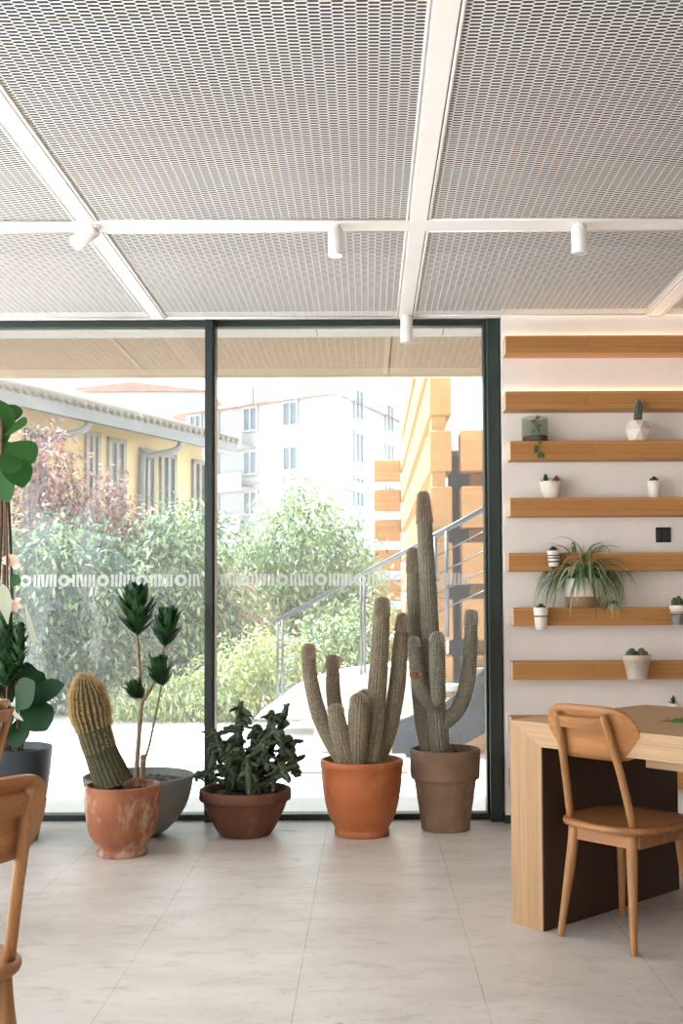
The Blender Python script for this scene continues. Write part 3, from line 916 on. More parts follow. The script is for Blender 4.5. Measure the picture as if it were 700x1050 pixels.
def make_chair(label, loc, rotz):
    t = thing('dining_chair', label, 'chair', loc, rotz, 'oak dining chairs')
    # seat: rounded outline, softly dished
    s = MB(); N = 48; rings = [(.93, .395), (.985, .399), (1.0, .407), (.995, .415), (.97, .421), (.80, .418), (.45, .413), (0.02, .412)]
    def outl(a):
        c, sn = math.cos(a), math.sin(a)
        e = 2 / 3.0
        x = abs(c) ** e * (1 if c >= 0 else -1); y = abs(sn) ** e * (1 if sn >= 0 else -1)
        return x * (.205 + .010 * y), y * .205
    vs = []; F = []
    for k, z in rings:
        for i in range(N):
            x, y = outl(2 * PI * i / N); vs.append((x * k, y * k, z))
    for j in range(len(rings) - 1):
        for i in range(N):
            l = (i + 1) % N; F.append((j * N + i, j * N + l, (j + 1) * N + l, (j + 1) * N + i))
    F.append(tuple(range(N))[::-1]); F.append(tuple(range((len(rings) - 1) * N, len(rings) * N)))
    s.add(vs, F, True); s.build('seat', M['chairwood'], t)
    a = MB(); z0, z1 = .345, .3945
    for q in ((-.135, -.150, .135, -.130), (-.135, .130, .135, .150)): a.box((q[0], q[1], z0), (q[2], q[3], z1), bev=.002)
    for q in ((-.150, -.135, -.130, .135), (.130, -.135, .150, .135)): a.box((q[0], q[1], z0), (q[2], q[3], z1), bev=.002)
    a.build('seat_frame', M['chairwood'], t)
    for sx in (-1, 1):
        for sy in (-1, 1):
            MB().tube([(sx * .155, sy * .185, 0), (sx * .150, sy * .179, .06), (sx * .128, sy * .150, .30), (sx * .122, sy * .142, .394)], [.0115, .013, .019, .020], 16, sub=3).build('leg', M['chairleg'], t)
    for sx in (-1, 1):
        MB().tube([(sx * .134, -.148, .417), (sx * .120, -.195, .60), (sx * .104, -.243, .745), (sx * .098, -.264, .808)], [.0135, .014, .014, .012], 16, sub=3).build('back_post', M['chairleg'], t)
    rl = MB(); n = 10
    prof = []
    for i in range(n + 1):
        x = -.090 + .18 * i / n
        prof.append((x, -.250 - .016 * (1 - (x / .09) ** 2)))
    vs = []; F = []
    for (x, y) in prof:
        for dz, dy in ((-.022, -.004), (.018, -.016), (.022, .008), (-.018, .020)):
            vs.append((x, y + dy - .002, .778 + dz))
    for i in range(n):
        for k in range(4):
            l = (k + 1) % 4; F.append((i * 4 + k, i * 4 + l, (i + 1) * 4 + l, (i + 1) * 4 + k))
    F += [(0, 1, 2, 3), (n * 4 + 3, n * 4 + 2, n * 4 + 1, n * 4)]
    rl.add(vs, F, False).build('back_rail', M['chairwood'], t)
    # curved plywood back
    b = MB(); nu, nv = 30, 10; th = .011; HW = .194; HH = .094
    vs = []
    def pt(u, v, off):
        x = HW * u; hh = HH * (1 - abs(u) ** 6) ** .5 if abs(u) < 1 else 0.0
        hh = max(hh, .004)
        z = .735 + hh * v + .006 * (1 - u * u)
        lean = -.2312 - (z - .735) * .31
        k = 1.15
        y = lean + k * x * x
        nn = Vector((-2 * k * x, 1, .31)).normalized()
        return Vector((x, y, z)) + nn * off
    for off in (0, th):
        for i in range(nu + 1):
            for j in range(nv + 1):
                vs.append(pt(math.sin(PI / 2 * (-1 + 2 * i / nu)), -1 + 2 * j / nv, off))
    F = []; K = (nu + 1) * (nv + 1); ix = lambda i, j: i * (nv + 1) + j
    for i in range(nu):
        for j in range(nv):
            q = (ix(i, j), ix(i + 1, j), ix(i + 1, j + 1), ix(i, j + 1))
            F.append(q); F.append(tuple(K + p for p in q[::-1]))
    b.add(vs, F, True)
    E = []
    for i in range(nu):
        for j in (0, nv):
            q = (ix(i, j), ix(i + 1, j), K + ix(i + 1, j), K + ix(i, j)); E.append(q[::-1] if j == 0 else q)
    for j in range(nv):
        for i in (0, nu):
            q = (ix(i, j), ix(i, j + 1), K + ix(i, j + 1), K + ix(i, j)); E.append(q if i == 0 else q[::-1])
    b.f += E; b.sm += [False] * len(E)
    b.build('backrest', M['ply'], t)
    return t
ch = make_chair('oak chair with curved plywood back pushed up to the large table', (.925, 4.075, 0), math.radians(-48))
dup(ch, (1.475, 4.44, 0), math.radians(132), 'oak chair on the far side of the table, only a leg showing', 'oak dining chairs')
dup(ch, (-.985, 2.46, 0), math.radians(55), 'oak chair cut off at the lower left corner, nearest the camera', 'oak dining chairs')
dup(ch, (-1.63, 4.22, 0), math.radians(80), 'oak chair at the left edge in front of the dark planter, backrest end showing', 'oak dining chairs')
# ================================================================== things on the shelves
M['ceramic'] = plain('white_ceramic', (236, 226, 214), 0.4, 0.03, 10)
M['ceramicmatt'] = plain('matt_white_plaster_pot', (232, 220, 208), 0.8, 0.05, 20)
M['aged'] = mat_terra('limewashed_clay', (214, 202, 186), (186, 170, 152), .5, .85, (236, 228, 218))
M['brownglaze'] = plain('tan_glaze', (150, 118, 80), .5, .06, 20)
M['smokeglass'] = None
def mat_smoke():
    t = NT('smoked_green_glass')
    tr = t.n('ShaderNodeBsdfTransparent'); tr.inputs[0].default_value = lin((244, 245, 240))
    b = t.n('ShaderNodeBsdfPrincipled'); b.inputs['Base Color'].default_value = lin((150, 152, 140)); b.inputs['Roughness'].default_value = .15
    m = t.n('ShaderNodeMixShader'); m.inputs[0].default_value = .16
    t.l(tr.outputs[0], m.inputs[1]); t.l(b.outputs[0], m.inputs[2]); t.l(m.outputs[0], t.out.inputs['Surface'])
    return t.m
M['smokeglass'] = mat_smoke()
M['succ'] = leafmat('dark_succulent', (38, 60, 48), (62, 90, 66), .1)
M['succred'] = leafmat('reddish_succulent', (112, 72, 54), (142, 92, 66), .1)
M['smallcactus'] = plain('small_green_cactus', (60, 84, 62), .7, .15, 60, bump=.4)
M['smallcactusd'] = plain('dark_small_cactus', (48, 52, 40), .8, .15, 60, bump=.4)
M['vine'] = leafmat('vine_leaf', (44, 84, 54), (86, 118, 70), .25)
M['spider'] = leafmat('spider_plant_leaf', (132, 160, 116), (196, 206, 168), .3)
M['spiderdark'] = leafmat('spider_plant_dark_leaf', (92, 124, 84), (124, 152, 104), .3)

def rosette(parent, c, r, h, n, mat, seed, w=.3, name='rosette'):
    rr = random.Random(seed); b = MB(); c = Vector(c)
    for i in range(n):
        f = i / n; a = i * 2.399
        o = Vector((math.cos(a), math.sin(a), 0)); d = (o * (1.0 - .85 * f) + Vector((0, 0, .35 + f))).normalized()
        b.blade(c + o * .003, d, Vector((0, 0, 1)) - o * .2, (r * (1 - f) + h * f) * rr.uniform(.85, 1.1), r * w, curve=-.15, seg=4, fold=.5)
    return b.build(name, mat, parent)
def spiky(parent, c, r, mat, ribs=10, h=None, name='stem', seed=1, wool=None, lean=0.0):
    h = h or r
    c = Vector(c)
    path = [c, c + Vector((0, -lean * .3, h * .6)), c + Vector((0, -lean * .65, h * 1.3)), c + Vector((0, -lean, h * 2))]
    s = MB().tube(path, [r * .8, r, r * .95, r * .55], ribs * 4, ribs=ribs, depth=.09, tip=True, sub=5).build(name, mat, parent)
    sp = spines(path, [r * .8, r, r * .95, r * .55], ribs, .006, .008, 5, r=random.Random(seed), per=3, wid=.0005)
    o = sp.build('spines', wool or M['gold'], s); o['kind'] = 'stuff'
    return s
def shelf_z(i): return SH[i][1]

# glass cylinder terrarium on the third shelf
yt = YW - .072
a = at(548.3, 452, yt)
t = thing('terrarium', 'smoked glass cylinder with a vine trailing out over the third shelf', 'terrarium', (a.x, yt, shelf_z(2) + .0005))
R = .082 * .98; HT = .132
R = min(R, .068)
R = at(563.5, 440, yt).x - at(548.3, 440, yt).x
R = min(R, .0715)
pr = [(0.0001, 0), (R - .003, 0), (R, .003), (R, HT - .002), (R - .002, HT), (R - .005, HT - .002), (R - .005, .006), (0.0001, .005)]
MB().lathe(pr, 48).build('glass_jar', M['smokeglass'], t)
MB().lathe([(0.0001, .0055), (R - .0056, .0055), (R - .0056, .030), (0.0001, .034)], 32).build('soil', M['soil'], t)
MB().tube([(0, -.01, .03), (-.004, -.02, .07), (.0, -.035, .115), (.004, -.05, HT + .004), (.006, -R - .004, HT + .002), (.006, -R - .008, HT - .03), (.003, -R - .012, .06), (.006, -.080, .01), (.007, -.081, -.03), (.003, -.081, -.055), (.016, -.081, -.075)], [.0016] * 11, 6, sub=3).build('vine_stem', M['vine'], t)
b = MB()
def vl(x, z, y, dx, dz, L, w): b.blade((x, y, z), (dx, -.25, dz), (0, -1, .15), L, w, .15, 5, .1, 'lance')
for q in [(-.002, .06, -.03, -1, -.4, .03, .016), (.0, .09, -.035, 1, -.2, .035, .018), (0, .10, -.04, -.8, .3, .03, .016), (.002, .075, -.04, .6, -.8, .03, .016), (.0, .115, -.045, -1, -.5, .03, .018), (.0, .12, -.04, .8, .5, .025, .014)]:
    vl(*q)
for q in [(.005, -.03, -.082, -.9, -.6, .030, .020), (.005, -.038, -.082, -.8, -.9, .034, .020), (.004, -.05, -.082, -1, -.8, .03, .018), (.014, -.064, -.083, .6, -1, .040, .028), (.014, -.066, -.084, -.2, -1, .036, .024), (.006, -.015, -.082, .8, .1, .02, .010)]:
    vl(*q)
b.build('vine_leaves', M['vine'], t)

# faceted pot with a single cactus
a = at(653.5, 452, YW - .128)
t = thing('potted_cactus', 'white faceted pot holding one upright green cactus on the third shelf', 'potted cactus', (a.x, YW - .127, shelf_z(2) + .0005), .0, 'small plant pots on the shelves')
def facet(R, zs, n, tw):
    vs = []; F = []
    for j, (k, z) in enumerate(zs):
        for i in range(n):
            q = 2 * PI * (i + .5 * (j % 2)) / n
            vs.append((R * k * math.cos(q), R * k * math.sin(q), z))
    for j in range(len(zs) - 1):
        for i in range(n):
            l = (i + 1) % n
            if j % 2 == 0:
                F += [(j * n + i, j * n + l, (j + 1) * n + i), (j * n + l, (j + 1) * n + l, (j + 1) * n + i)]
            else:
                F += [(j * n + i, (j + 1) * n + l, (j + 1) * n + i), (j * n + i, j * n + l, (j + 1) * n + l)]
    F.append(tuple(range(n))[::-1])
    return vs, F
vs, F = facet(.071, [(.62, 0), (1.0, .055), (.62, .104), (.5, .100), (.5, .085)], 6, 0)
m = MB().add(vs, F); n = 6
m.f.append(tuple(range(4 * n, 5 * n))); m.sm.append(False)
m.build('pot', M['ceramicmatt'], t)
MB().lathe([(.0001, .090), (.033, .089), (.033, .086), (.0001, .0855)], 16).build('soil', M['soil'], t)
spiky(t, (0, -.006, .086), .021, M['smallcactus'], 9, .062, seed=4, wool=M['woolw'], lean=.042)

def small_pot(label, loc, R, rb, h, mat, rim=0.0, name='potted_succulent', cat='potted succulent'):
    t = thing(name, label, cat, loc, 0, 'small plant pots on the shelves')
    pr = [(0.0001, 0), (rb - .002, 0), (rb, .002)]
    if rim: pr += [(R - .005, h - rim), (R, h - rim + .001), (R, h - .002), (R - .002, h), (R - .006, h - .001), (R - .008, h - .012), (.0001, h - .013)]
    else: pr += [(R, h - .002), (R - .0015, h), (R - .005, h - .001), (R - .006, h - .012), (.0001, h - .013)]
    MB().lathe(pr, 36).build('pot', mat, t)
    MB().lathe([(.0001, h - .008), (R - .0075, h - .009), (R - .0075, h - .0125), (.0001, h - .0128)], 20).build('soil', M['soil'], t)
    return t
# fourth shelf
a = at(564.5, 510, yt)
t = small_pot('white tapered pot with a spiky and a reddish succulent on the fourth shelf', (a.x, yt, shelf_z(3) + .0005), .060, .042, .092, M['ceramicmatt'])
rosette(t, (-.028, -.01, .082), .034, .056, 16, M['succ'], 1, .35)
for i, (x, z) in enumerate([(.020, .10), (.034, .098), (.046, .104), (.028, .112), (.040, .116), (.052, .112)]):
    pass
o = rosette(t, (.030, -.008, .086), .034, .038, 18, M['succred'], 2, .42); o['label'] = 'reddish brown succulent'
a = at(670.5, 510, yt)
t = small_pot('narrow white cup pot with a little round cactus on the fourth shelf', (a.x, yt, shelf_z(3) + .0005), .036, .029, .093, M['ceramic'], name='potted_cactus', cat='potted cactus')
spiky(t, (0, 0, .083), .022, M['smallcactusd'], 9, .018, seed=5)

# pots held in rings on the shelf fronts
def ring(t, R, z, standoff, rod=.0035, drop=None, mat=None):
    b = MB()
    pts = [(R * math.cos(q), R * math.sin(q), z) for q in [2 * PI * i / 28 for i in range(29)]]
    b.tube(pts, rod, 6)
    b.box((-.010, R - .002, z - .014), (.010, standoff, z + .014), bev=.002)
    if drop: b.tube([(0, R, z - .01), (0, R * .8, -.006), (0, 0, -.006), (0, -R * .5, -.006)], .003, 6).ball((0, 0, -.007), (.012, .012, .006), 8, 5)
    return b.build('ring_holder', mat or M['blackmetal'], t)
def on_front(px, ybot, R):
    y = YF - R - .010
    p = at(px, ybot, y); return (p.x, y, p.z)
L = on_front(567.5, 581, .035)
t = thing('potted_succulent', 'little black striped white pot ringed to the front of the fifth shelf', 'potted succulent', L, 0, 'small plant pots on the shelves')
h = .084; R = .034
MB().lathe([(.0001, 0), (.024, 0), (.026, .002), (R, h - .004), (R - .001, h), (R - .005, h), (R - .006, h - .012), (.0001, h - .013)], 32).build('pot', M['ceramic'], t)
MB().lathe([(.0001, h - .008), (R - .0075, h - .009), (R - .0075, h - .0125), (.0001, h - .0128)], 20).build('soil', M['soil'], t)
def hoop(z0, z1):
    f = lambda z: .026 + (R - .026) * (z - .002) / (h - .006)
    return MB().lathe([(f(z0) - .0005, z0), (f(z0) + .0008, z0), (f(z1) + .0008, z1), (f(z1) - .0005, z1)], 32)
hoop(.022, .029).build('stripe', M['blackmetal'], t); hoop(.042, .048).build('stripe', M['blackmetal'], t)
ring(t, .0335, .058, .0445, drop=True)
rosette(t, (0, 0, h - .008), .034, .030, 22, M['succ'], 6, .5)

L = on_front(554.5, 645.5, .040)
t = small_pot('white cup pot in a black ring on the left of the sixth shelf front', L, .040, .030, .122 * .95, M['ceramic'], name='potted_cactus', cat='potted cactus')
ring(t, .0375, .070, .0495)
spiky(t, (0, 0, .105), .024, M['smallcactusd'], 9, .016, seed=7)

L = on_front(653, 696.5, .073)
t = small_pot('limewashed rimmed pot with two round cacti on the seventh shelf front', L, .073, .050, .128, M['aged'], .034, name='potted_cactus', cat='potted cactus')
ring(t, .0635, .080, .0825, rod=.002, mat=M['ceramicmatt'])
spiky(t, (-.028, -.01, .112), .027, M['smallcactus'], 11, .026, seed=8, name='stem')
o = spiky(t, (.024, -.005, .112), .030, plain('olive_round_cactus', (112, 108, 70), .8, .15, 60, bump=.4), 11, .026, seed=9); o['label'] = 'olive yellow round cactus'

L = on_front(696.5, 641, .052)
t = small_pot('rimmed pot with marbled base and stubby cacti at the right photo edge', L, .051, .037, .104, M['ceramicmatt'], .022, name='potted_cactus', cat='potted cactus')
M['marbled'] = mat_terra('grey_marbled_clay', (120, 112, 104), (84, 78, 72), .8, .8, (220, 212, 204))
MB().lathe([(.0372, .002), (.0378, .002), (.0462, .070), (.0455, .072)], 36).build('marbled_base', M['marbled'], t)
ring(t, .0465, .066, .0605, rod=.002, mat=M['ceramicmatt'])
for k, (x, y, hh) in enumerate([(-.026, -.005, .026), (-.006, -.012, .030), (.018, 0, .022), (.006, .02, .026)]):
    spiky(t, (x, y, .094), .016, M['smallcactus'], 8, hh, seed=20 + k)

a = at(690, 730, yt)
t = small_pot('small pot with a spiky dark succulent just peeking over the table', (a.x, yt, shelf_z(7) + .0005), .034, .026, .066, M['ceramic'])
rosette(t, (0, 0, .058), .03, .055, 14, M['succ'], 12, .3)

# spider plant
a = at(597, 622, yt)
t = thing('potted_spider_plant', 'spider plant with long arching leaves in a two-tone white and tan pot', 'potted plant', (a.x, yt - .025, shelf_z(5) + .0005))
RS, HS = .096, .155
MB().lathe([(.0001, 0), (.080, 0), (.084, .004), (.0885, .056)], 48).build('pot_base', M['brownglaze'], t)
MB().lathe([(.0885, .0562), (.0965, .06), (.094, HS * .6), (.090, HS - .003), (.088, HS), (.083, HS - .002), (.082, HS - .03), (.0001, HS - .031)], 48).build('pot', M['ceramicmatt'], t)
MB().lathe([(.0001, HS - .012), (.0815, HS - .014), (.0815, HS - .028), (.0001, HS - .029)], 24).build('soil', M['soil'], t)
r = random.Random(31)
def strap(b, base, az, el, L, w, droop):
    """arching leaf: a ribbon with a fold, falling under gravity"""
    n = 10; p = Vector(base); d = Vector((math.cos(az) * math.cos(el), math.sin(az) * math.cos(el), math.sin(el)))
    vs = []; F = []
    for i in range(n + 1):
        f = i / n
        side = d.cross(Vector((0, 0, 1)))
        if side.length < 1e-3: side = Vector((math.sin(az), -math.cos(az), 0))
        side.normalize(); up = side.cross(d)
        wd = w * min(1, .5 + f * 3) * (1 - f ** 3) * .5 + .0003
        vs += [p - side * wd + up * wd * .5, p, p + side * wd + up * wd * .5]
        p = p + d * (L / n)
        if p.y > .085: p.y = .085
        d = (d + Vector((0, 0, -1)) * droop * (L / n) * (1 + 1.2 * f)).normalized()
    for i in range(n):
        q = i * 3; F += [(q, q + 1, q + 4, q + 3), (q + 1, q + 2, q + 5, q + 4)]
    b.add(vs, F, True)
b1, b2 = MB(), MB()
for i in range(170):
    az = r.uniform(-PI, .0) if r.random() < .62 else r.choice([r.uniform(-.2, .35), PI - r.uniform(-.2, .35)])
    if r.random() < .25: az = r.uniform(0, PI)
    strap(b1 if i % 3 else b2, (r.uniform(-.04, .04), r.uniform(-.04, .04), HS - .012), az, r.uniform(.35, 1.4), r.uniform(.24, .40), r.uniform(.010, .016), r.uniform(4.5, 10))
for az, el, L_, dr in [(.15, .85, .40, 5), (.05, 1.0, .36, 6), (PI - .1, .6, .40, 6.5), (PI + .1, .8, .42, 7), (PI - .05, .95, .45, 7.5), (-.1, .6, .34, 8), (-.4, .8, .36, 9), (1.3, 1.3, .22, 2)]:
    strap(b1, (0, 0, HS - .012), az, el, L_, .013, dr)
for k in range(26):      # plantlet hanging at the right
    strap(b2 if k % 2 else b1, (.135, -.09, .02), r.uniform(-PI, PI), r.uniform(-.2, .9), r.uniform(.05, .11), .007, r.uniform(18, 30))
b1.tube([(.03, -.02, HS - .02), (.09, -.06, HS + .05), (.13, -.085, .10), (.135, -.09, .02)], .0017, 5, sub=4)
b1.build('leaves', M['spider'], t); b2.build('dark_leaves', M['spiderdark'], t)
# ================================================================== planter at the left edge
M['figleaf'] = leafmat('fiddle_leaf', (36, 72, 36), (60, 106, 50), .30, .45, .25)
M['figdark'] = leafmat('fiddle_leaf_dark', (26, 50, 34), (40, 72, 44), .2, .5, .2)
M['paleleaf'] = leafmat('pale_green_leaf', (186, 198, 170), (214, 220, 200), .5, .4)
M['petal'] = leafmat('pale_pink_petal', (232, 206, 190), (246, 226, 212), .5, .5)
M['cane'] = plain('brown_cane', (92, 70, 52), .85, .15, 50, bump=.3)
YP = 5.72
RP = Vector((at(3, 845, YP).x, YP, 0))
t = thing('potted_fig_tree', 'tall big-leaved fig with canes and low foliage in a slate planter at left', 'potted plant', RP)
zr = at(3, 766, YP).z
pr = [(0.0001, 0), (.165, 0), (.172, .006), (.196, .12), (.216, .24), (.232, .36), (.240, zr - .008), (.239, zr), (.230, zr), (.226, zr - .006), (.216, zr - .06)]
pot(t, pr, M['slatepot'], zr - .035, .219)
PX = lambda q: px_path([q], YP, RP)[0]
def big_leaf(parent, base, tip, wpx, mat, face=(0, -1, .35), curve=.12, name='leaf'):
    b = MB(); p = PX(base); q = PX(tip); d = q - p
    b.blade(p, d, face, d.length * (1 + .12 * abs(curve)), px_r(wpx, YP) * 2, curve, 9, .12, 'obov')
    return b.build(name, mat, parent)
# canes
for pts, w in [([(2, 770), (3, 700), (4, 600), (6, 500), (8, 470)], .010), ([(10, 770, .05), (9, 690, .05), (12, 600, .05), (8, 500, .04), (6, 450, .03)], .008), ([(19, 770, -.04), (18, 740, -.04), (16, 690, -.03), (14, 640, -.03)], .008), ([(22, 770, .02), (23, 742, .02), (21, 715, 0)], .007), ([(-4, 770, .0), (-3, 640, 0), (1, 540, 0), (2, 430, 0)], .010), ([(6, 770, -.08), (8, 650, -.08), (7, 560, -.06), (5, 480, 0)], .006)]:
    MB().tube(px_path(pts, YP, RP), w, 8, sub=6).build('cane', M['cane'], t)
# crown leaves
for a_, b_, w, f in [((3, 462), (-2, 408, .02), 30, (.3, -1, .2)), ((4, 455), (33, 470, -.12), 34, (.1, -1, .5)), ((6, 452), (24, 496, -.1), 30, (.5, -1, .2)), ((0, 470), (6, 512, -.12), 22, (-.2, -1, .2)),
                     ((4, 445, .03), (24, 432, -.08), 28, (0, -.8, .7)), ((-4, 470, .05), (-38, 455, .0), 34, (0, -1, .5)), ((-2, 450), (-30, 420, .1), 32, (0, -1, .4)), ((0, 470, .05), (-20, 510, -.05), 28, (-.4, -1, .2)), ((3, 440, .04), (14, 412, .14), 26, (0, -1, -.2)), ((3, 465, -.05), (12, 480, -.25), 26, (.2, -.6, .8))]:
    big_leaf(t, a_, b_, w, M['figleaf'], f)
for a_, b_, w, f in [((22, 722), (61, 700, -.10), 24, (.1, -1, .6)), ((24, 715, -.02), (46, 746, -.14), 34, (.3, -1, .25)), ((20, 735), (16, 764, -.12), 26, (-.1, -1, .2)), ((16, 712), (30, 682, -.05), 34, (.5, -1, -.2)), ((14, 725), (-10, 745, -.1), 32, (-.3, -1, .3)), ((18, 715, .08), (44, 690, .1), 30, (.2, -1, .2)), ((20, 730, .08), (40, 726, .2), 24, (.1, -1, .4)), ((12, 720, .05), (0, 690, .0), 32, (0, -1, .3)), ((16, 728, -.06), (30, 700, -.2), 30, (0, -1, .5))]:
    big_leaf(t, a_, b_, w, M['figdark'], f)
# low dragon heads
def head2(base, top, n, seed, L, w):
    hd_ = head(t, PX(base), PX(top), .1, n, seed, L, w)
head2((6, 705, -.08), (6, 610, -.08), 120, 51, .10, .034)
head2((18, 690, -.10), (22, 628, -.10), 60, 52, .07, .028)
head2((-12, 720, -.05), (-10, 600, -.05), 90, 53, .12, .036)
# pale leaf and blossom
for a_, b_, w in [((8, 640, -.14), (2, 600, -.18), 13), ((26, 620, -.06), (35, 662, -.10), 6), ((8, 726, -.10), (20, 736, -.2), 4)]:
    o = big_leaf(t, a_, b_, w, M['paleleaf'], (.2, -1, .2), .2, 'pale_leaf')
big_leaf(t, (12, 602, -.03), (18, 590, -.05), 12, M['figleaf'], (.2, -1, .2))
b = MB(); c = PX((12, 578, -.05)); r = random.Random(3)
for k in range(9):
    a_ = k * .7
    b.blade(c + Vector((0, 0, -.01 + .006 * k)), (math.cos(a_), -.4, math.sin(a_)), (0, -1, .1), .05, .042, .25, 4, .15)
c = PX((14, 618, -.05))
for k in range(6):
    b.blade(c, (math.cos(k * 1.05), -.4, math.sin(k * 1.05) - .6), (0, -1, .1), .055, .03, .25, 4, .15)
o = b.build('blossom', M['petal'], t); o['label'] = 'pale pink blossom'
# ================================================================== outside
M['paving'] = plain('pale_stone_paving', (222, 222, 222), .8, .05, .8)
M['concrete'] = plain('pale_concrete', (222, 220, 218), .85, .05, 3)
M['conblue'] = plain('slate_blue_panel', (26, 33, 41), .6, .06, 2)
M['darkslate'] = plain('dark_slate_wall', (58, 64, 70), .5, .08, 1.5)
M['steel'] = plain('brushed_steel', (104, 110, 116), .35, .04, 20, metal=.7)
M['timber'] = wood('larch_beam', (206, 158, 106), (188, 138, 88), 'x', .6, .5)
M['timbery'] = wood('larch_beam_deep', (206, 158, 106), (188, 138, 88), 'y', .6, .5)
M['yellow'] = plain('pale_yellow_render', (190, 168, 122), .9, .04, 1.2)
M['gutter'] = plain('grey_gutter_metal', (112, 112, 112), .5, .05, 3)
M['rooftile'] = plain('grey_brown_roof_tile', (128, 120, 112), .9, .12, 5)
M['redtile'] = plain('red_roof_tile', (160, 122, 108), .9, .1, 1)
M['aptwhite'] = plain('white_render', (160, 160, 159), .9, .02, .4)
M['aptshade'] = plain('shaded_white_render', (150, 159, 168), .9, .02, .4)  # white render with the bluish shade of the side face in its colour
M['windark'] = plain('dark_window_pane', (70, 82, 92), .15, .1, 2)
M['winpale'] = plain('pale_window_pane', (96, 106, 116), .3, .1, .4)
M['winframe'] = plain('window_frame_paint', (128, 120, 106), .6, .03, 3)
M['bandstone'] = plain('grey_pink_band', (150, 140, 136), .9, .04, 1)

structure('paving', MB().box((-60, 6.305, -.20), (60, 160, -.012)), M['paving'])
structure('paving', MB().box((-60, -30, -.20), (-3.71, 6.30, -.012)), M['paving'])
M['soffitpaint'] = plain('grey_white_soffit', (168, 162, 154), .7, .03, 2)
structure('canopy_roof', MB().box((-3.7, 6.345, 2.800), (-.95, 6.74, 2.83)).box((-.945, 6.345, 2.800), (-.30, 6.74, 2.83)).box((-.295, 6.345, 2.800), (.45, 6.74, 2.83)).box((.455, 6.345, 2.800), (3.7, 6.74, 2.83)).box((-4.6, 6.345, 2.96), (3.7, 8.0, 3.34)), M['soffitpaint'])
zf = at(300, 387, 8.0).z
for i, (xa, xb) in enumerate(((-3.7, -1.56), (-1.55, .15), (.16, 1.9), (1.91, 3.6))):
    t = thing('soffit_panel', 'tan expanded metal canopy soffit panel outside the glass, %s' % ('far left', 'middle left', 'right of the mullion', 'far right')[i], 'soffit panel', (0, 0, 0), 0, 'soffit panels of the canopy')
    V, F = expanded(xa, xb, 6.76, 7.97, zf + .012, lwd=.09, p=.016, w=.0078, tilt=2)
    np_obj('mesh_sheet', V, F, M['tanmesh'], t)
    MB().box((xa, 6.76, zf + .06), (xb, 7.97, zf + .075)).build('backing_board', M['tanboard'], t)
structure('canopy_fascia', MB().box((-4.6, 7.975, zf - .004), (3.7, 8.03, zf + .42)).box((-4.6, 6.742, zf), (3.7, 6.757, zf + .15)), M['fascia'])

# ---- stacked timber structure
t = thing('timber_stack', 'stack of pale larch beams crossing like a log cabin behind the tall cactus', 'timber structure', (.585, 9.0, 0))
X0, Y0 = .585, 9.0
zl = at(450, 483, 9.0).z; zh = at(450, 441, 9.0).z; pitch = (at(450, 441, 9).z - at(450, 498.5, 9).z)
hb = zh - zl
xa = at(440.5, 500, 9).x - X0; xb = at(463.5, 500, 9).x - X0
xr = at(472.5, 500, 9).x - X0
Y2 = 8.2
for n in range(-6, 4):
    z0 = zl + n * pitch
    if z0 < -.35: continue
    z0c = max(z0, -.010)
    MB().box((xa, 0, z0c), (xb, Y2, z0 + hb), bev=.012).build('long_beam', M['timbery'], t)
    if n <= 0:
        MB().box((xr, -.02, z0c), (3.2, .26, z0 + hb), bev=.012).build('cross_beam', M['timber'], t)
    zc0 = z0 + hb + .001; zc1 = z0 + pitch - .001
    MB().box((xa + .02, .03, zc0), (xb - .05, .33, zc1)).build('spacer', M['timber'], t)
    zz = z0 + hb * .9
    if zz + hb < 3.5:
        MB().box((xa - .40, Y2 - .25, zz + .02), (xa - .001, Y2, zz + hb + .01), bev=.012).build('stub_beam', M['timber'], t)
MB().box((xr + .1, .27, -.01), (xr + .3, .45, 2.6)).box((2.9, .27, -.01), (3.1, .45, 2.6)).build('post', M['timber'], t)
# dark stair wall behind
t = thing('stair_wall', 'dark slate wall seen in the gaps between the larch beams', 'wall', (.695, 9.62, -.01))
MB().box((0, 0, 0), (3.2, .12, 2.45)).build('panel', M['darkslate'], t)
MB().box((0, -.02, 2.451), (3.2, .14, 2.50)).build('coping', M['steel'], t)

# ---- outdoor stair with steel rail
def px3(x, y, Y): return at(x, y, Y)
t = thing('handrail', 'sloping steel handrail of the outdoor stair behind the cacti', 'handrail', (0, 0, 0))
A, B = at(283, 637, 10.6), at(520, 509, 8.35)
MB().tube([A, B], .022, 10).build('top_rail', M['steel'], t)
def on_rail(px):
    lo, hi = 0, 1
    for _ in range(40):
        m = (lo + hi) / 2; q = A.lerp(B, m)
        # project
        c = RC.transposed() @ (q - Vector((0, 0, CAMZ))); x = PPX + FPX * c.x / -c.z
        if x < px: lo = m
        else: hi = m
    return A.lerp(B, lo)
for px, ln in ((284.5, .80), (289.5, .80), (370, .85), (373.5, .85), (446, .85), (457.5, .85)):
    q = on_rail(px)
    MB().tube([q, q - Vector((0, 0, ln + (0 if px > 300 else .15)))], .012 if px < 440 else .016, 8).build('baluster', M['steel'], t)
for k in (.17, .32, .47, .62):
    MB().tube([on_rail(446) - Vector((0, 0, k)), B - Vector((0, 0, k))], .006, 6).build('lower_rail', M['steel'], t)
for k, y in enumerate((690, 676, 664, 704)):
    q = on_rail(286); p1 = Vector((q.x, q.y, at(286, y, q.y).z)); MB().tube([p1, p1 + (B - A) * .085 + Vector((0, 0, -.03))], .009, 6).build('lower_rail', M['steel'], t)

t = thing('outdoor_stair', 'slate blue stair with pale treads rising to the right outside', 'stair', (0, 0, 0))
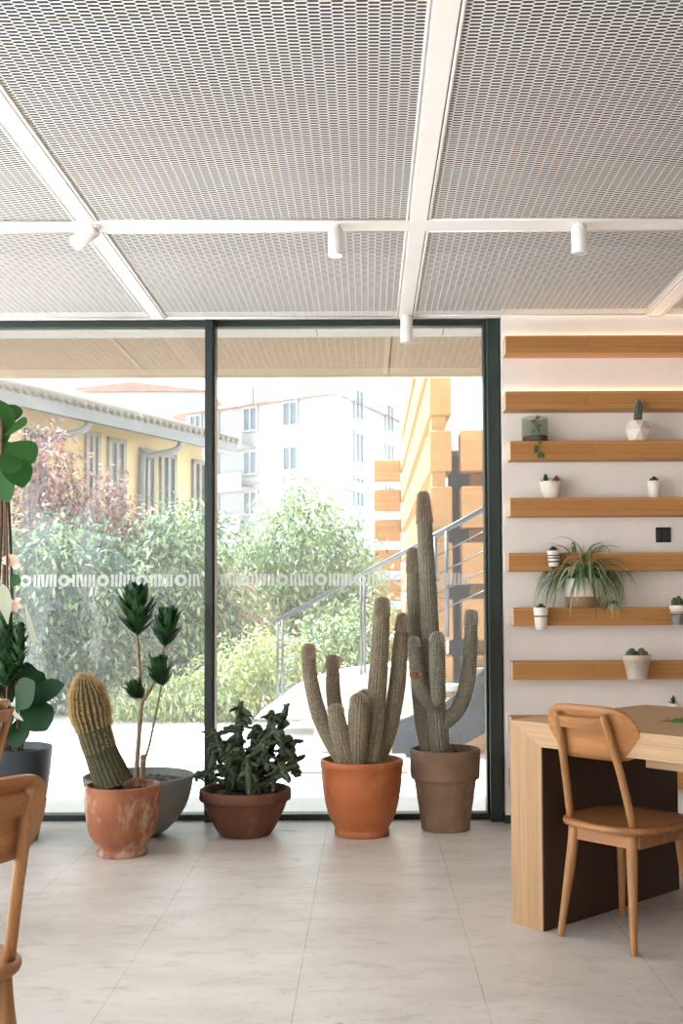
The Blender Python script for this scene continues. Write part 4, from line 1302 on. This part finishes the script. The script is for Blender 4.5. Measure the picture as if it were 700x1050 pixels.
# stringer: band rising to the right in a plane near Y = 8.9
YS = 8.75
poly = [(at(x, y, YS).x, at(x, y, YS).z) for x, y in ((402, 800), (402, 742), (455, 722), (500, 684), (560, 640), (600, 612), (600, 690), (500, 750), (415, 797))]
MB().prism(poly, 'y', YS, YS + .10).build('stringer', M['conblue'], t)
tr = MB()
for k in range(5):
    x = at(404 + k * 26, 740, YS).x; z = at(404 + k * 26, 738 - k * 17, YS).z
    MB().box((x, YS + .101, z - .05), (x + .34, YS + .20, z + .01), bev=.008).build('tread', M['concrete'], t)
poly = [(at(x, y, YS + .5).x, at(x, y, YS + .5).z) for x, y in ((482, 778), (520, 735), (520, 778))]
t = thing('timber_beam', 'larch beam end low under the stair beside the window jamb', 'timber beam', (0, 0, 0))
MB().prism(poly, 'y', YS + .35, YS + .9).build('beam', M['timber'], t)

# ---- pale terrace walls, bench, ramp
t = thing('terrace_wall', 'low curved pale terrace wall behind the many-armed cactus', 'wall', (0, 0, -.012))
b = MB()
poly = [at(x, y, 10.4) for x, y in ((262, 735), (300, 706), (340, 690), (390, 683), (430, 680), (430, 735))]
b.prism([(p.x, p.z + .012) for p in poly], 'y', 10.2, 10.9)
b.build('wall', M['concrete'], t)
t = thing('bench', 'pale concrete bench slab on dark feet outside behind the cacti', 'bench', (0, 0, -.012))
bz0, bz1 = at(350, 793, 7.95).z + .012, at(350, 783, 7.95).z + .012
x0, x1 = at(296, 790, 7.95).x, at(418, 790, 7.95).x
MB().box((x0, 7.95, bz0), (x1, 8.45, bz1), bev=.01).build('seat', M['concrete'], t)
for fx in (x0 + .12, x1 - .3):
    MB().box((fx, 8.0, 0), (fx + .16, 8.4, bz0 - .001)).build('foot', M['conblue'], t)
t = thing('planter_box', 'pale raised planter box behind the bench outside', 'planter', (0, 0, -.012))
x0, x1 = at(322, 760, 9.0).x, at(400, 760, 9.0).x
MB().box((x0, 9.0, 0), (x1, 9.8, at(350, 742, 9.0).z), bev=.015).build('box', M['concrete'], t)

# ---- yellow house
O_H = Vector((-4.59, 14, -.012)); dv = Vector((.425, .905, 0)); nv = Vector((-.905, .425, 0))
t = thing('house', 'pale yellow house with tiled eaves and dark windows behind the plum tree', 'house', O_H, math.atan2(.905, .425))
def t_at(px, back):
    """distance along the wall line (set back by `back`) where the pixel column meets it"""
    r_ = ray(px, 500)
    # solve r_.x*s = Ox + dv.x t + nv.x back ; r_.y*s = ...
    ox, oy = O_H.x + nv.x * back, O_H.y + nv.y * back
    det = r_.x * (-dv.y) - (-dv.x) * r_.y
    s = (ox * (-dv.y) - (-dv.x) * oy) / det
    tt = (r_.x * oy - r_.y * ox) / det
    return tt, s * r_.y
ZE = at(0, 398, 14).z
WB = .50
te, _ = t_at(243, 0)
MB().box((-8, WB, 0), (te - .3, WB + 6, ZE - .02)).build('wall', M['yellow'], t)
MB().box((-8.2, .0, ZE - .16), (te, .10, ZE)).box((-8.2, .10, ZE - .045), (te, WB, ZE - .02)).build('gutter', M['gutter'], t)
rf = MB()
rf.prism([(.0, ZE + .001), (.02, ZE + .05), (3.4, ZE + 1.15), (6.7, ZE + .05), (6.7, ZE + .001)], 'x', -8.3, te + .1)
xx = -8.2
while xx < te:
    rf.tube([(xx, -.03, ZE + .05), (xx, 3.4, ZE + 1.15)], .05, 8); xx += .16
rf.build('roof', M['rooftile'], t)
for pa, pb, ya, yb in ((24, 38, 438, 560), (86, 101, 440, 600), (109, 127, 447, 600), (142, 158, 458, 560), (163, 179, 463, 560), (196, 210, 470, 560), (-20, 0, 430, 560)):
    ta, Ya = t_at(pa, WB); tb, Yb = t_at(pb, WB)
    za = at(pa, ya, Ya).z; zb = max(.9, za - 1.75)
    wf = MB()
    wf.box((ta, WB - .05, zb), (ta + .07, WB - .001, za)).box((tb - .07, WB - .05, zb), (tb, WB - .001, za)).box((ta, WB - .05, za - .07), (tb, WB - .001, za)).box((ta, WB - .05, zb), (tb, WB - .001, zb + .07)).box(((ta + tb) / 2 - .03, WB - .05, zb), ((ta + tb) / 2 + .03, WB - .001, za))
    w_ = wf.build('window', M['winframe'], t)
    MB().box((ta + .06, WB - .02, zb + .06), (tb - .06, WB - .002, za - .06)).build('pane', M['windark'], w_)
for px in (40, 142):
    ta, Ya = t_at(px, WB)
    MB().tube([(ta + .5, .05, ZE - .17), (ta + .42, .12, ZE - .30), (ta + .1, WB - .12, ZE - .42), (ta, WB - .07, ZE - .60), (ta, WB - .07, 1.0), (ta, WB - .07, 0)], .05, 10, sub=4).build('downpipe', M['gutter'], t)

# ---- far apartment block
t = thing('apartment_block', 'large pale white apartment block far behind the trees', 'building', (0, 0, -.012))
P1, P2, P3 = (at(190, 500, 78).x, 78), (at(345, 500, 70).x, 70), (at(455, 500, 92).x, 92)
P0 = (at(150, 500, 100).x, 100)
zt = at(345, 404, 70).z
def wallface(p, q, z0, z1, name, mat, th=.6):
    d = Vector((q[0] - p[0], q[1] - p[1], 0)); L = d.length; d.normalize(); n = Vector((-d.y, d.x, 0))
    poly = [p, q, (q[0] + n.x * th, q[1] + n.y * th), (p[0] + n.x * th, p[1] + n.y * th)]
    return MB().prism(poly, 'z', z0, z1).build(name, mat, t)
MB().prism([(P1[0] + .5, P1[1] + 1.5), (P2[0] - .2, P2[1] + 1.5), (P3[0] - 1.5, P3[1] - .5), (P0[0] + 1, P0[1])], 'z', 0, zt - .01).build('core', M['aptwhite'], t)
wf_ = wallface(P1, P2, 0, zt, 'front_wall', M['aptwhite'])
ws_ = wallface(P2, P3, 0, zt, 'side_wall', M['aptshade'])
def facewin(p, q, us, zs, w, h):
    d = Vector((q[0] - p[0], q[1] - p[1], 0)); L = d.length; d.normalize(); n = Vector((d.y, -d.x, 0))
    for u in us:
        for z in zs:
            c = Vector((p[0], p[1], 0)) + d * (L * u) + n * .02
            T = Matrix(((d.x, -n.x, 0, c.x), (d.y, -n.y, 0, c.y), (0, 0, 1, z), (0, 0, 0, 1)))
            f = MB().box((-w / 2, -.12, 0), (w / 2, -.001, .15), T).box((-w / 2, -.12, h - .15), (w / 2, -.001, h), T).box((-w / 2, -.12, .15), (-w / 2 + .15, -.001, h - .15), T).box((w / 2 - .15, -.12, .15), (w / 2, -.001, h - .15), T).box((-.06, -.12, .15), (.06, -.001, h - .15), T).build('window', M['aptwhite'], t)
            MB().box((-w / 2 + .14, -.05, .14), (w / 2 - .14, -.002, h - .14), T).build('pane', M['winpale'], f)
rows = [at(300, y, 72).z for y in (437, 483, 526, 570)]
facewin(P1, P2, (.46, .72), rows[:3], 1.35, 1.7)
facewin(P1, P2, (.08, .20), rows[:3], 1.2, 1.7)
facewin(P2, P3, (.16, .42, .62, .8), [at(370, y, 76).z for y in (437, 480, 524)], 1.6, 2.1)
def lidge(p, q, z0, z1, out, name, mat):
    d = Vector((q[0] - p[0], q[1] - p[1], 0)).normalized(); n = Vector((d.y, -d.x, 0))
    poly = [p, (p[0] + n.x * out, p[1] + n.y * out), (q[0] + n.x * out, q[1] + n.y * out), q]
    return MB().prism(poly, 'z', z0, z1).build(name, mat, t)
zb = at(345, 490, 70).z
lidge(P1, P2, zb - .35, zb + .1, .15, 'string_course', M['bandstone']); lidge(P2, P3, zb - .6, zb + .1, .15, 'string_course', M['bandstone'])
# roof
c = ((P1[0] + P2[0]) / 2 + 1.5, 88)
rb = MB(); e = .6
base = [(P1[0] - e, P1[1] - e), (P2[0], P2[1] - e), (P3[0] + e, P3[1]), (P0[0] - e, P0[1])]
vs = [(x, y, zt) for x, y in base] + [(P1[0] + 4, 88, zt + 1.5), (P2[0] - 1, 82, zt + 1.5)]
rb.add(vs, [(0, 1, 5, 4), (1, 2, 5), (2, 3, 4, 5), (3, 0, 4), (3, 2, 1, 0)]).build('roof', M['redtile'], t)
for px in (255, 268):
    p = at(px, 395, 80); MB().box((p.x - .35, 79.6, zt + .5), (p.x + .35, 80.6, p.z + .1)).build('chimney', M['aptwhite'], t)
# balconies at the left
for k, y in enumerate((457, 500, 543)):
    z = at(245, y, 74).z
    for pa, pb in ((222, 262),):
        A_, B_ = at(pa, y, 76.3), at(pb, y, 74.2)
        d = (B_ - A_); d.z = 0; d.normalize(); n = Vector((d.y, -d.x, 0))
        poly = [(A_.x, A_.y), (A_.x + n.x * 1.5, A_.y + n.y * 1.5), (B_.x + n.x * 1.5, B_.y + n.y * 1.5), (B_.x, B_.y)]
        bl = MB().prism(poly, 'z', z - .25, z).build('balcony', M['bandstone'], t)
        poly = [(A_.x + n.x * 1.4, A_.y + n.y * 1.4), (A_.x + n.x * 1.5, A_.y + n.y * 1.5), (B_.x + n.x * 1.5, B_.y + n.y * 1.5), (B_.x + n.x * 1.4, B_.y + n.y * 1.4)]
        MB().prism(poly, 'z', z + .001, z + .9).build('parapet', M['aptwhite'], bl)
# second pale block to the left, behind the house
t = thing('apartment_block', 'pale block showing above the yellow house roof', 'building', (at(150, 500, 110).x, 110, -.012))
MB().box((-9, 0, 0), (6, 8, at(150, 402, 110).z)).build('wall', M['aptwhite'], t)
MB().prism([(-9.5, at(150, 402, 110).z + .02), (6.5, at(150, 402, 110).z + .02), (-1.5, at(150, 392, 110).z)], 'y', -.5, 8.5).build('roof', M['redtile'], t)

# ---- trees and hedges
def crown(name, mat, parent, blobs, n, L, w, seed, shape='lance', droop=.3):
    r = random.Random(seed); b = MB()
    vol = [bl[3] * bl[4] * bl[5] for bl in blobs]; tot = sum(vol)
    clump = []
    for bl, v in zip(blobs, vol):
        for _ in range(max(4, int(n / 9 * v / tot))):
            while True:
                q = Vector((r.uniform(-1, 1), r.uniform(-1, 1), r.uniform(-1, 1)))
                if .35 < q.length < 1: break
            q = q * (1 - .25 * r.random())
            clump.append((Vector((bl[0] + q.x * bl[3], bl[1] + q.y * bl[4], bl[2] + q.z * bl[5])), q))
    for c, q in clump:
        out = q.normalized()
        for _ in range(9):
            p = c + Vector((r.gauss(0, 1), r.gauss(0, 1), r.gauss(0, 1))) * L * 1.1
            if p.z < .02: p.z = .02 + r.random() * .1
            d = (out * .6 + Vector((r.uniform(-1, 1), r.uniform(-1, 1), r.uniform(-1, .5) - droop))).normalized()
            b.blade(p, d, (r.uniform(-.6, .6), r.uniform(-.6, .6), 1), L * r.uniform(.7, 1.3), w * r.uniform(.7, 1.2), .25, 2, .2, shape)
    return b.build(name, mat, parent)
def tree(name, label, cat, base, blobs, mats, n, L, w, seed, trunk_h=1.2, tr=.08, group=None):
    t = thing(name, label, cat, base, 0, group)
    lb = [(bl[0] - base[0], bl[1] - base[1], bl[2] - base[2]) + tuple(bl[3:]) for bl in blobs]
    tb = MB().tube([(0, 0, 0), (.03, .02, trunk_h * .5), (0, 0, trunk_h)], [tr, tr * .8, tr * .6], 10, sub=3)
    r = random.Random(seed)
    for bl in lb:
        tb.tube([(0, 0, trunk_h * .7), (bl[0] * .5, bl[1] * .5, (trunk_h + bl[2]) * .5), (bl[0], bl[1], bl[2])], [tr * .5, tr * .35, tr * .15], 6, sub=3)
    tb.build('trunk', M['bark'], t)
    for k, m in enumerate(mats):
        crown('crown', m, t, lb, n // len(mats), L, w, seed + 100 * k)
    return t
M['plumleaf'] = leafmat('plum_purple_leaf', (92, 66, 78), (150, 114, 118), .35, .5)
M['plumlight'] = leafmat('plum_pink_leaf', (150, 110, 106), (178, 140, 130), .35, .5)
M['greenleaf'] = leafmat('mid_green_leaf', (78, 108, 78), (130, 156, 112), .4, .5)
M['greenlight'] = leafmat('light_green_leaf', (138, 166, 122), (190, 206, 160), .4, .5)
M['shadeleaf'] = leafmat('shaded_teal_leaf', (58, 90, 86), (96, 126, 112), .35, .5)  # teal shade inside the foliage, put into the leaf colour
M['olive'] = leafmat('olive_yellow_leaf', (150, 160, 92), (204, 206, 140), .4, .5)
G = -.012
def bl(px, py, Y, rx, ry, rz):
    p = at(px, py, Y); return (p.x, p.y, p.z, rx, ry, rz)
tree('plum_tree', 'purple-leaved plum tree in front of the yellow house', 'tree', (at(105, 600, 13.2).x, 13.2, G),
     [bl(48, 482, 13.2, .42, .5, .52), bl(95, 515, 13.2, .55, .5, .42), bl(45, 540, 13.0, .7, .6, .5), bl(125, 545, 13.2, .6, .5, .40), bl(60, 450, 13.4, .18, .2, .2), bl(28, 452, 13.4, .2, .2, .2), bl(90, 570, 13.2, .8, .6, .5)],
     [M['plumleaf'], M['plumlight']], 4600, .085, .040, 1, 1.6)
tree('broadleaf_tree', 'light green leafy tree in front of the plum tree', 'tree', (at(75, 700, 12.2).x, 12.2, G),
     [bl(40, 590, 12.0, .8, .6, .6), bl(100, 610, 12.2, .8, .6, .55), bl(20, 650, 12.0, .8, .6, .7), bl(90, 670, 12.3, .9, .6, .65), bl(70, 560, 12.2, .5, .5, .4)],
     [M['shadeleaf'], M['shadeleaf'], M['greenleaf'], M['greenlight']], 9600, .095, .042, 2, 1.0)
tree('broadleaf_tree', 'pale green leafy tree just left of the window mullion', 'tree', (at(170, 700, 12.8).x, 12.8, G),
     [bl(160, 600, 12.8, .8, .6, .7), bl(190, 560, 13, .65, .6, .6), bl(140, 570, 12.8, .5, .5, .4), bl(150, 660, 12.8, .8, .6, .6), bl(195, 640, 13, .7, .6, .8), bl(160, 545, 13.2, .35, .35, .3)],
     [M['greenleaf'], M['greenlight'], M['shadeleaf']], 9000, .095, .040, 3, 1.0)
tree('broadleaf_tree', 'bright green round tree right of the mullion before the apartment block', 'tree', (at(300, 700, 15).x, 15, G),
     [bl(310, 560, 15, .85, .8, .9), bl(345, 590, 15, .75, .8, .8), bl(265, 600, 15, .8, .8, .7), bl(320, 640, 15, 1.1, .8, .7), bl(318, 520, 15, .45, .5, .4), bl(370, 620, 15.2, .5, .5, .7), bl(240, 570, 15, .5, .5, .5)],
     [M['greenleaf'], M['greenlight'], M['greenlight']], 11000, .095, .040, 4, 1.2)
tree('shrub', 'pinkish brown twiggy shrub right of the mullion under the decal band', 'shrub', (at(240, 700, 13.5).x, 13.5, G),
     [bl(240, 625, 13.5, .45, .45, .5), bl(228, 600, 13.5, .3, .3, .4), bl(250, 650, 13.5, .4, .4, .4)],
     [M['plumlight'], M['greenlight']], 1800, .08, .035, 5, .6)
tree('shrub', 'yellow-green clipped hedge shrub behind the knobbly cactus', 'shrub', (at(262, 740, 11.6).x, 11.6, G),
     [bl(240, 690, 11.6, .5, .4, .40), bl(280, 680, 11.7, .5, .4, .42), bl(255, 715, 11.5, .6, .35, .25), bl(315, 690, 11.8, .4, .35, .35), bl(225, 725, 11.4, .4, .3, .2)],
     [M['olive'], M['greenlight']], 5200, .07, .026, 6, .3, .03)
tree('shrub', 'low green shrub beside the tall hedge near the stair rail', 'shrub', (at(360, 720, 12).x, 12, G),
     [bl(340, 660, 12.2, .4, .35, .4), bl(375, 650, 12.3, .4, .35, .45), bl(360, 690, 12, .5, .35, .3)],
     [M['greenleaf'], M['greenlight']], 2400, .08, .034, 7, .4, .03)
tree('shrub', 'low grassy yellow-green planting at the edge of the white paving', 'shrub', (at(165, 735, 11.5).x, 11.5, G),
     [bl(120, 722, 11.5, .35, .3, .16), bl(165, 715, 11.5, .45, .3, .2), bl(200, 715, 11.5, .35, .3, .2)],
     [M['olive'], M['greenlight']], 2200, .10, .018, 8, .1, .02)
tree('hedge', 'dark green hedge filling behind the trees to the left', 'hedge', (-3.5, 16.5, G),
     [(-6.5 + 1.25 * k, 16.5 + .3 * (k % 2), .95 + .15 * (k % 3), 1.0, .7, 1.0) for k in range(5)],
     [M['shadeleaf'], M['greenleaf']], 5500, .15, .07, 9, .5)
# ================================================================== light
w = bpy.data.worlds.new('sky'); scene.world = w; w.use_nodes = True
nt = w.node_tree; nt.nodes.clear()
wo = nt.nodes.new('ShaderNodeOutputWorld'); bg = nt.nodes.new('ShaderNodeBackground')
bg.inputs[0].default_value = (0.90, 0.96, 1.0, 1); bg.inputs[1].default_value = SKY
nt.links.new(bg.outputs[0], wo.inputs[0])
sd = bpy.data.lights.new('sun', 'SUN'); sd.energy = SUN; sd.angle = math.radians(1.2); sd.color = (1, .98, .955)
so = bpy.data.objects.new('sun', sd); COL.objects.link(so)
so.rotation_euler = Vector((-0.50, 0.30, 0.85)).to_track_quat('Z', 'Y').to_euler()
scene.view_settings.view_transform = 'Standard'; scene.view_settings.look = 'None'
scene.view_settings.exposure = EXPO; scene.view_settings.gamma = 1; scene.view_settings.use_curve_mapping = False
scene.cycles.max_bounces = 12; scene.cycles.diffuse_bounces = 5; scene.cycles.transparent_max_bounces = 16
scene.cycles.sample_clamp_indirect = 8
scene.cycles.use_denoising = True
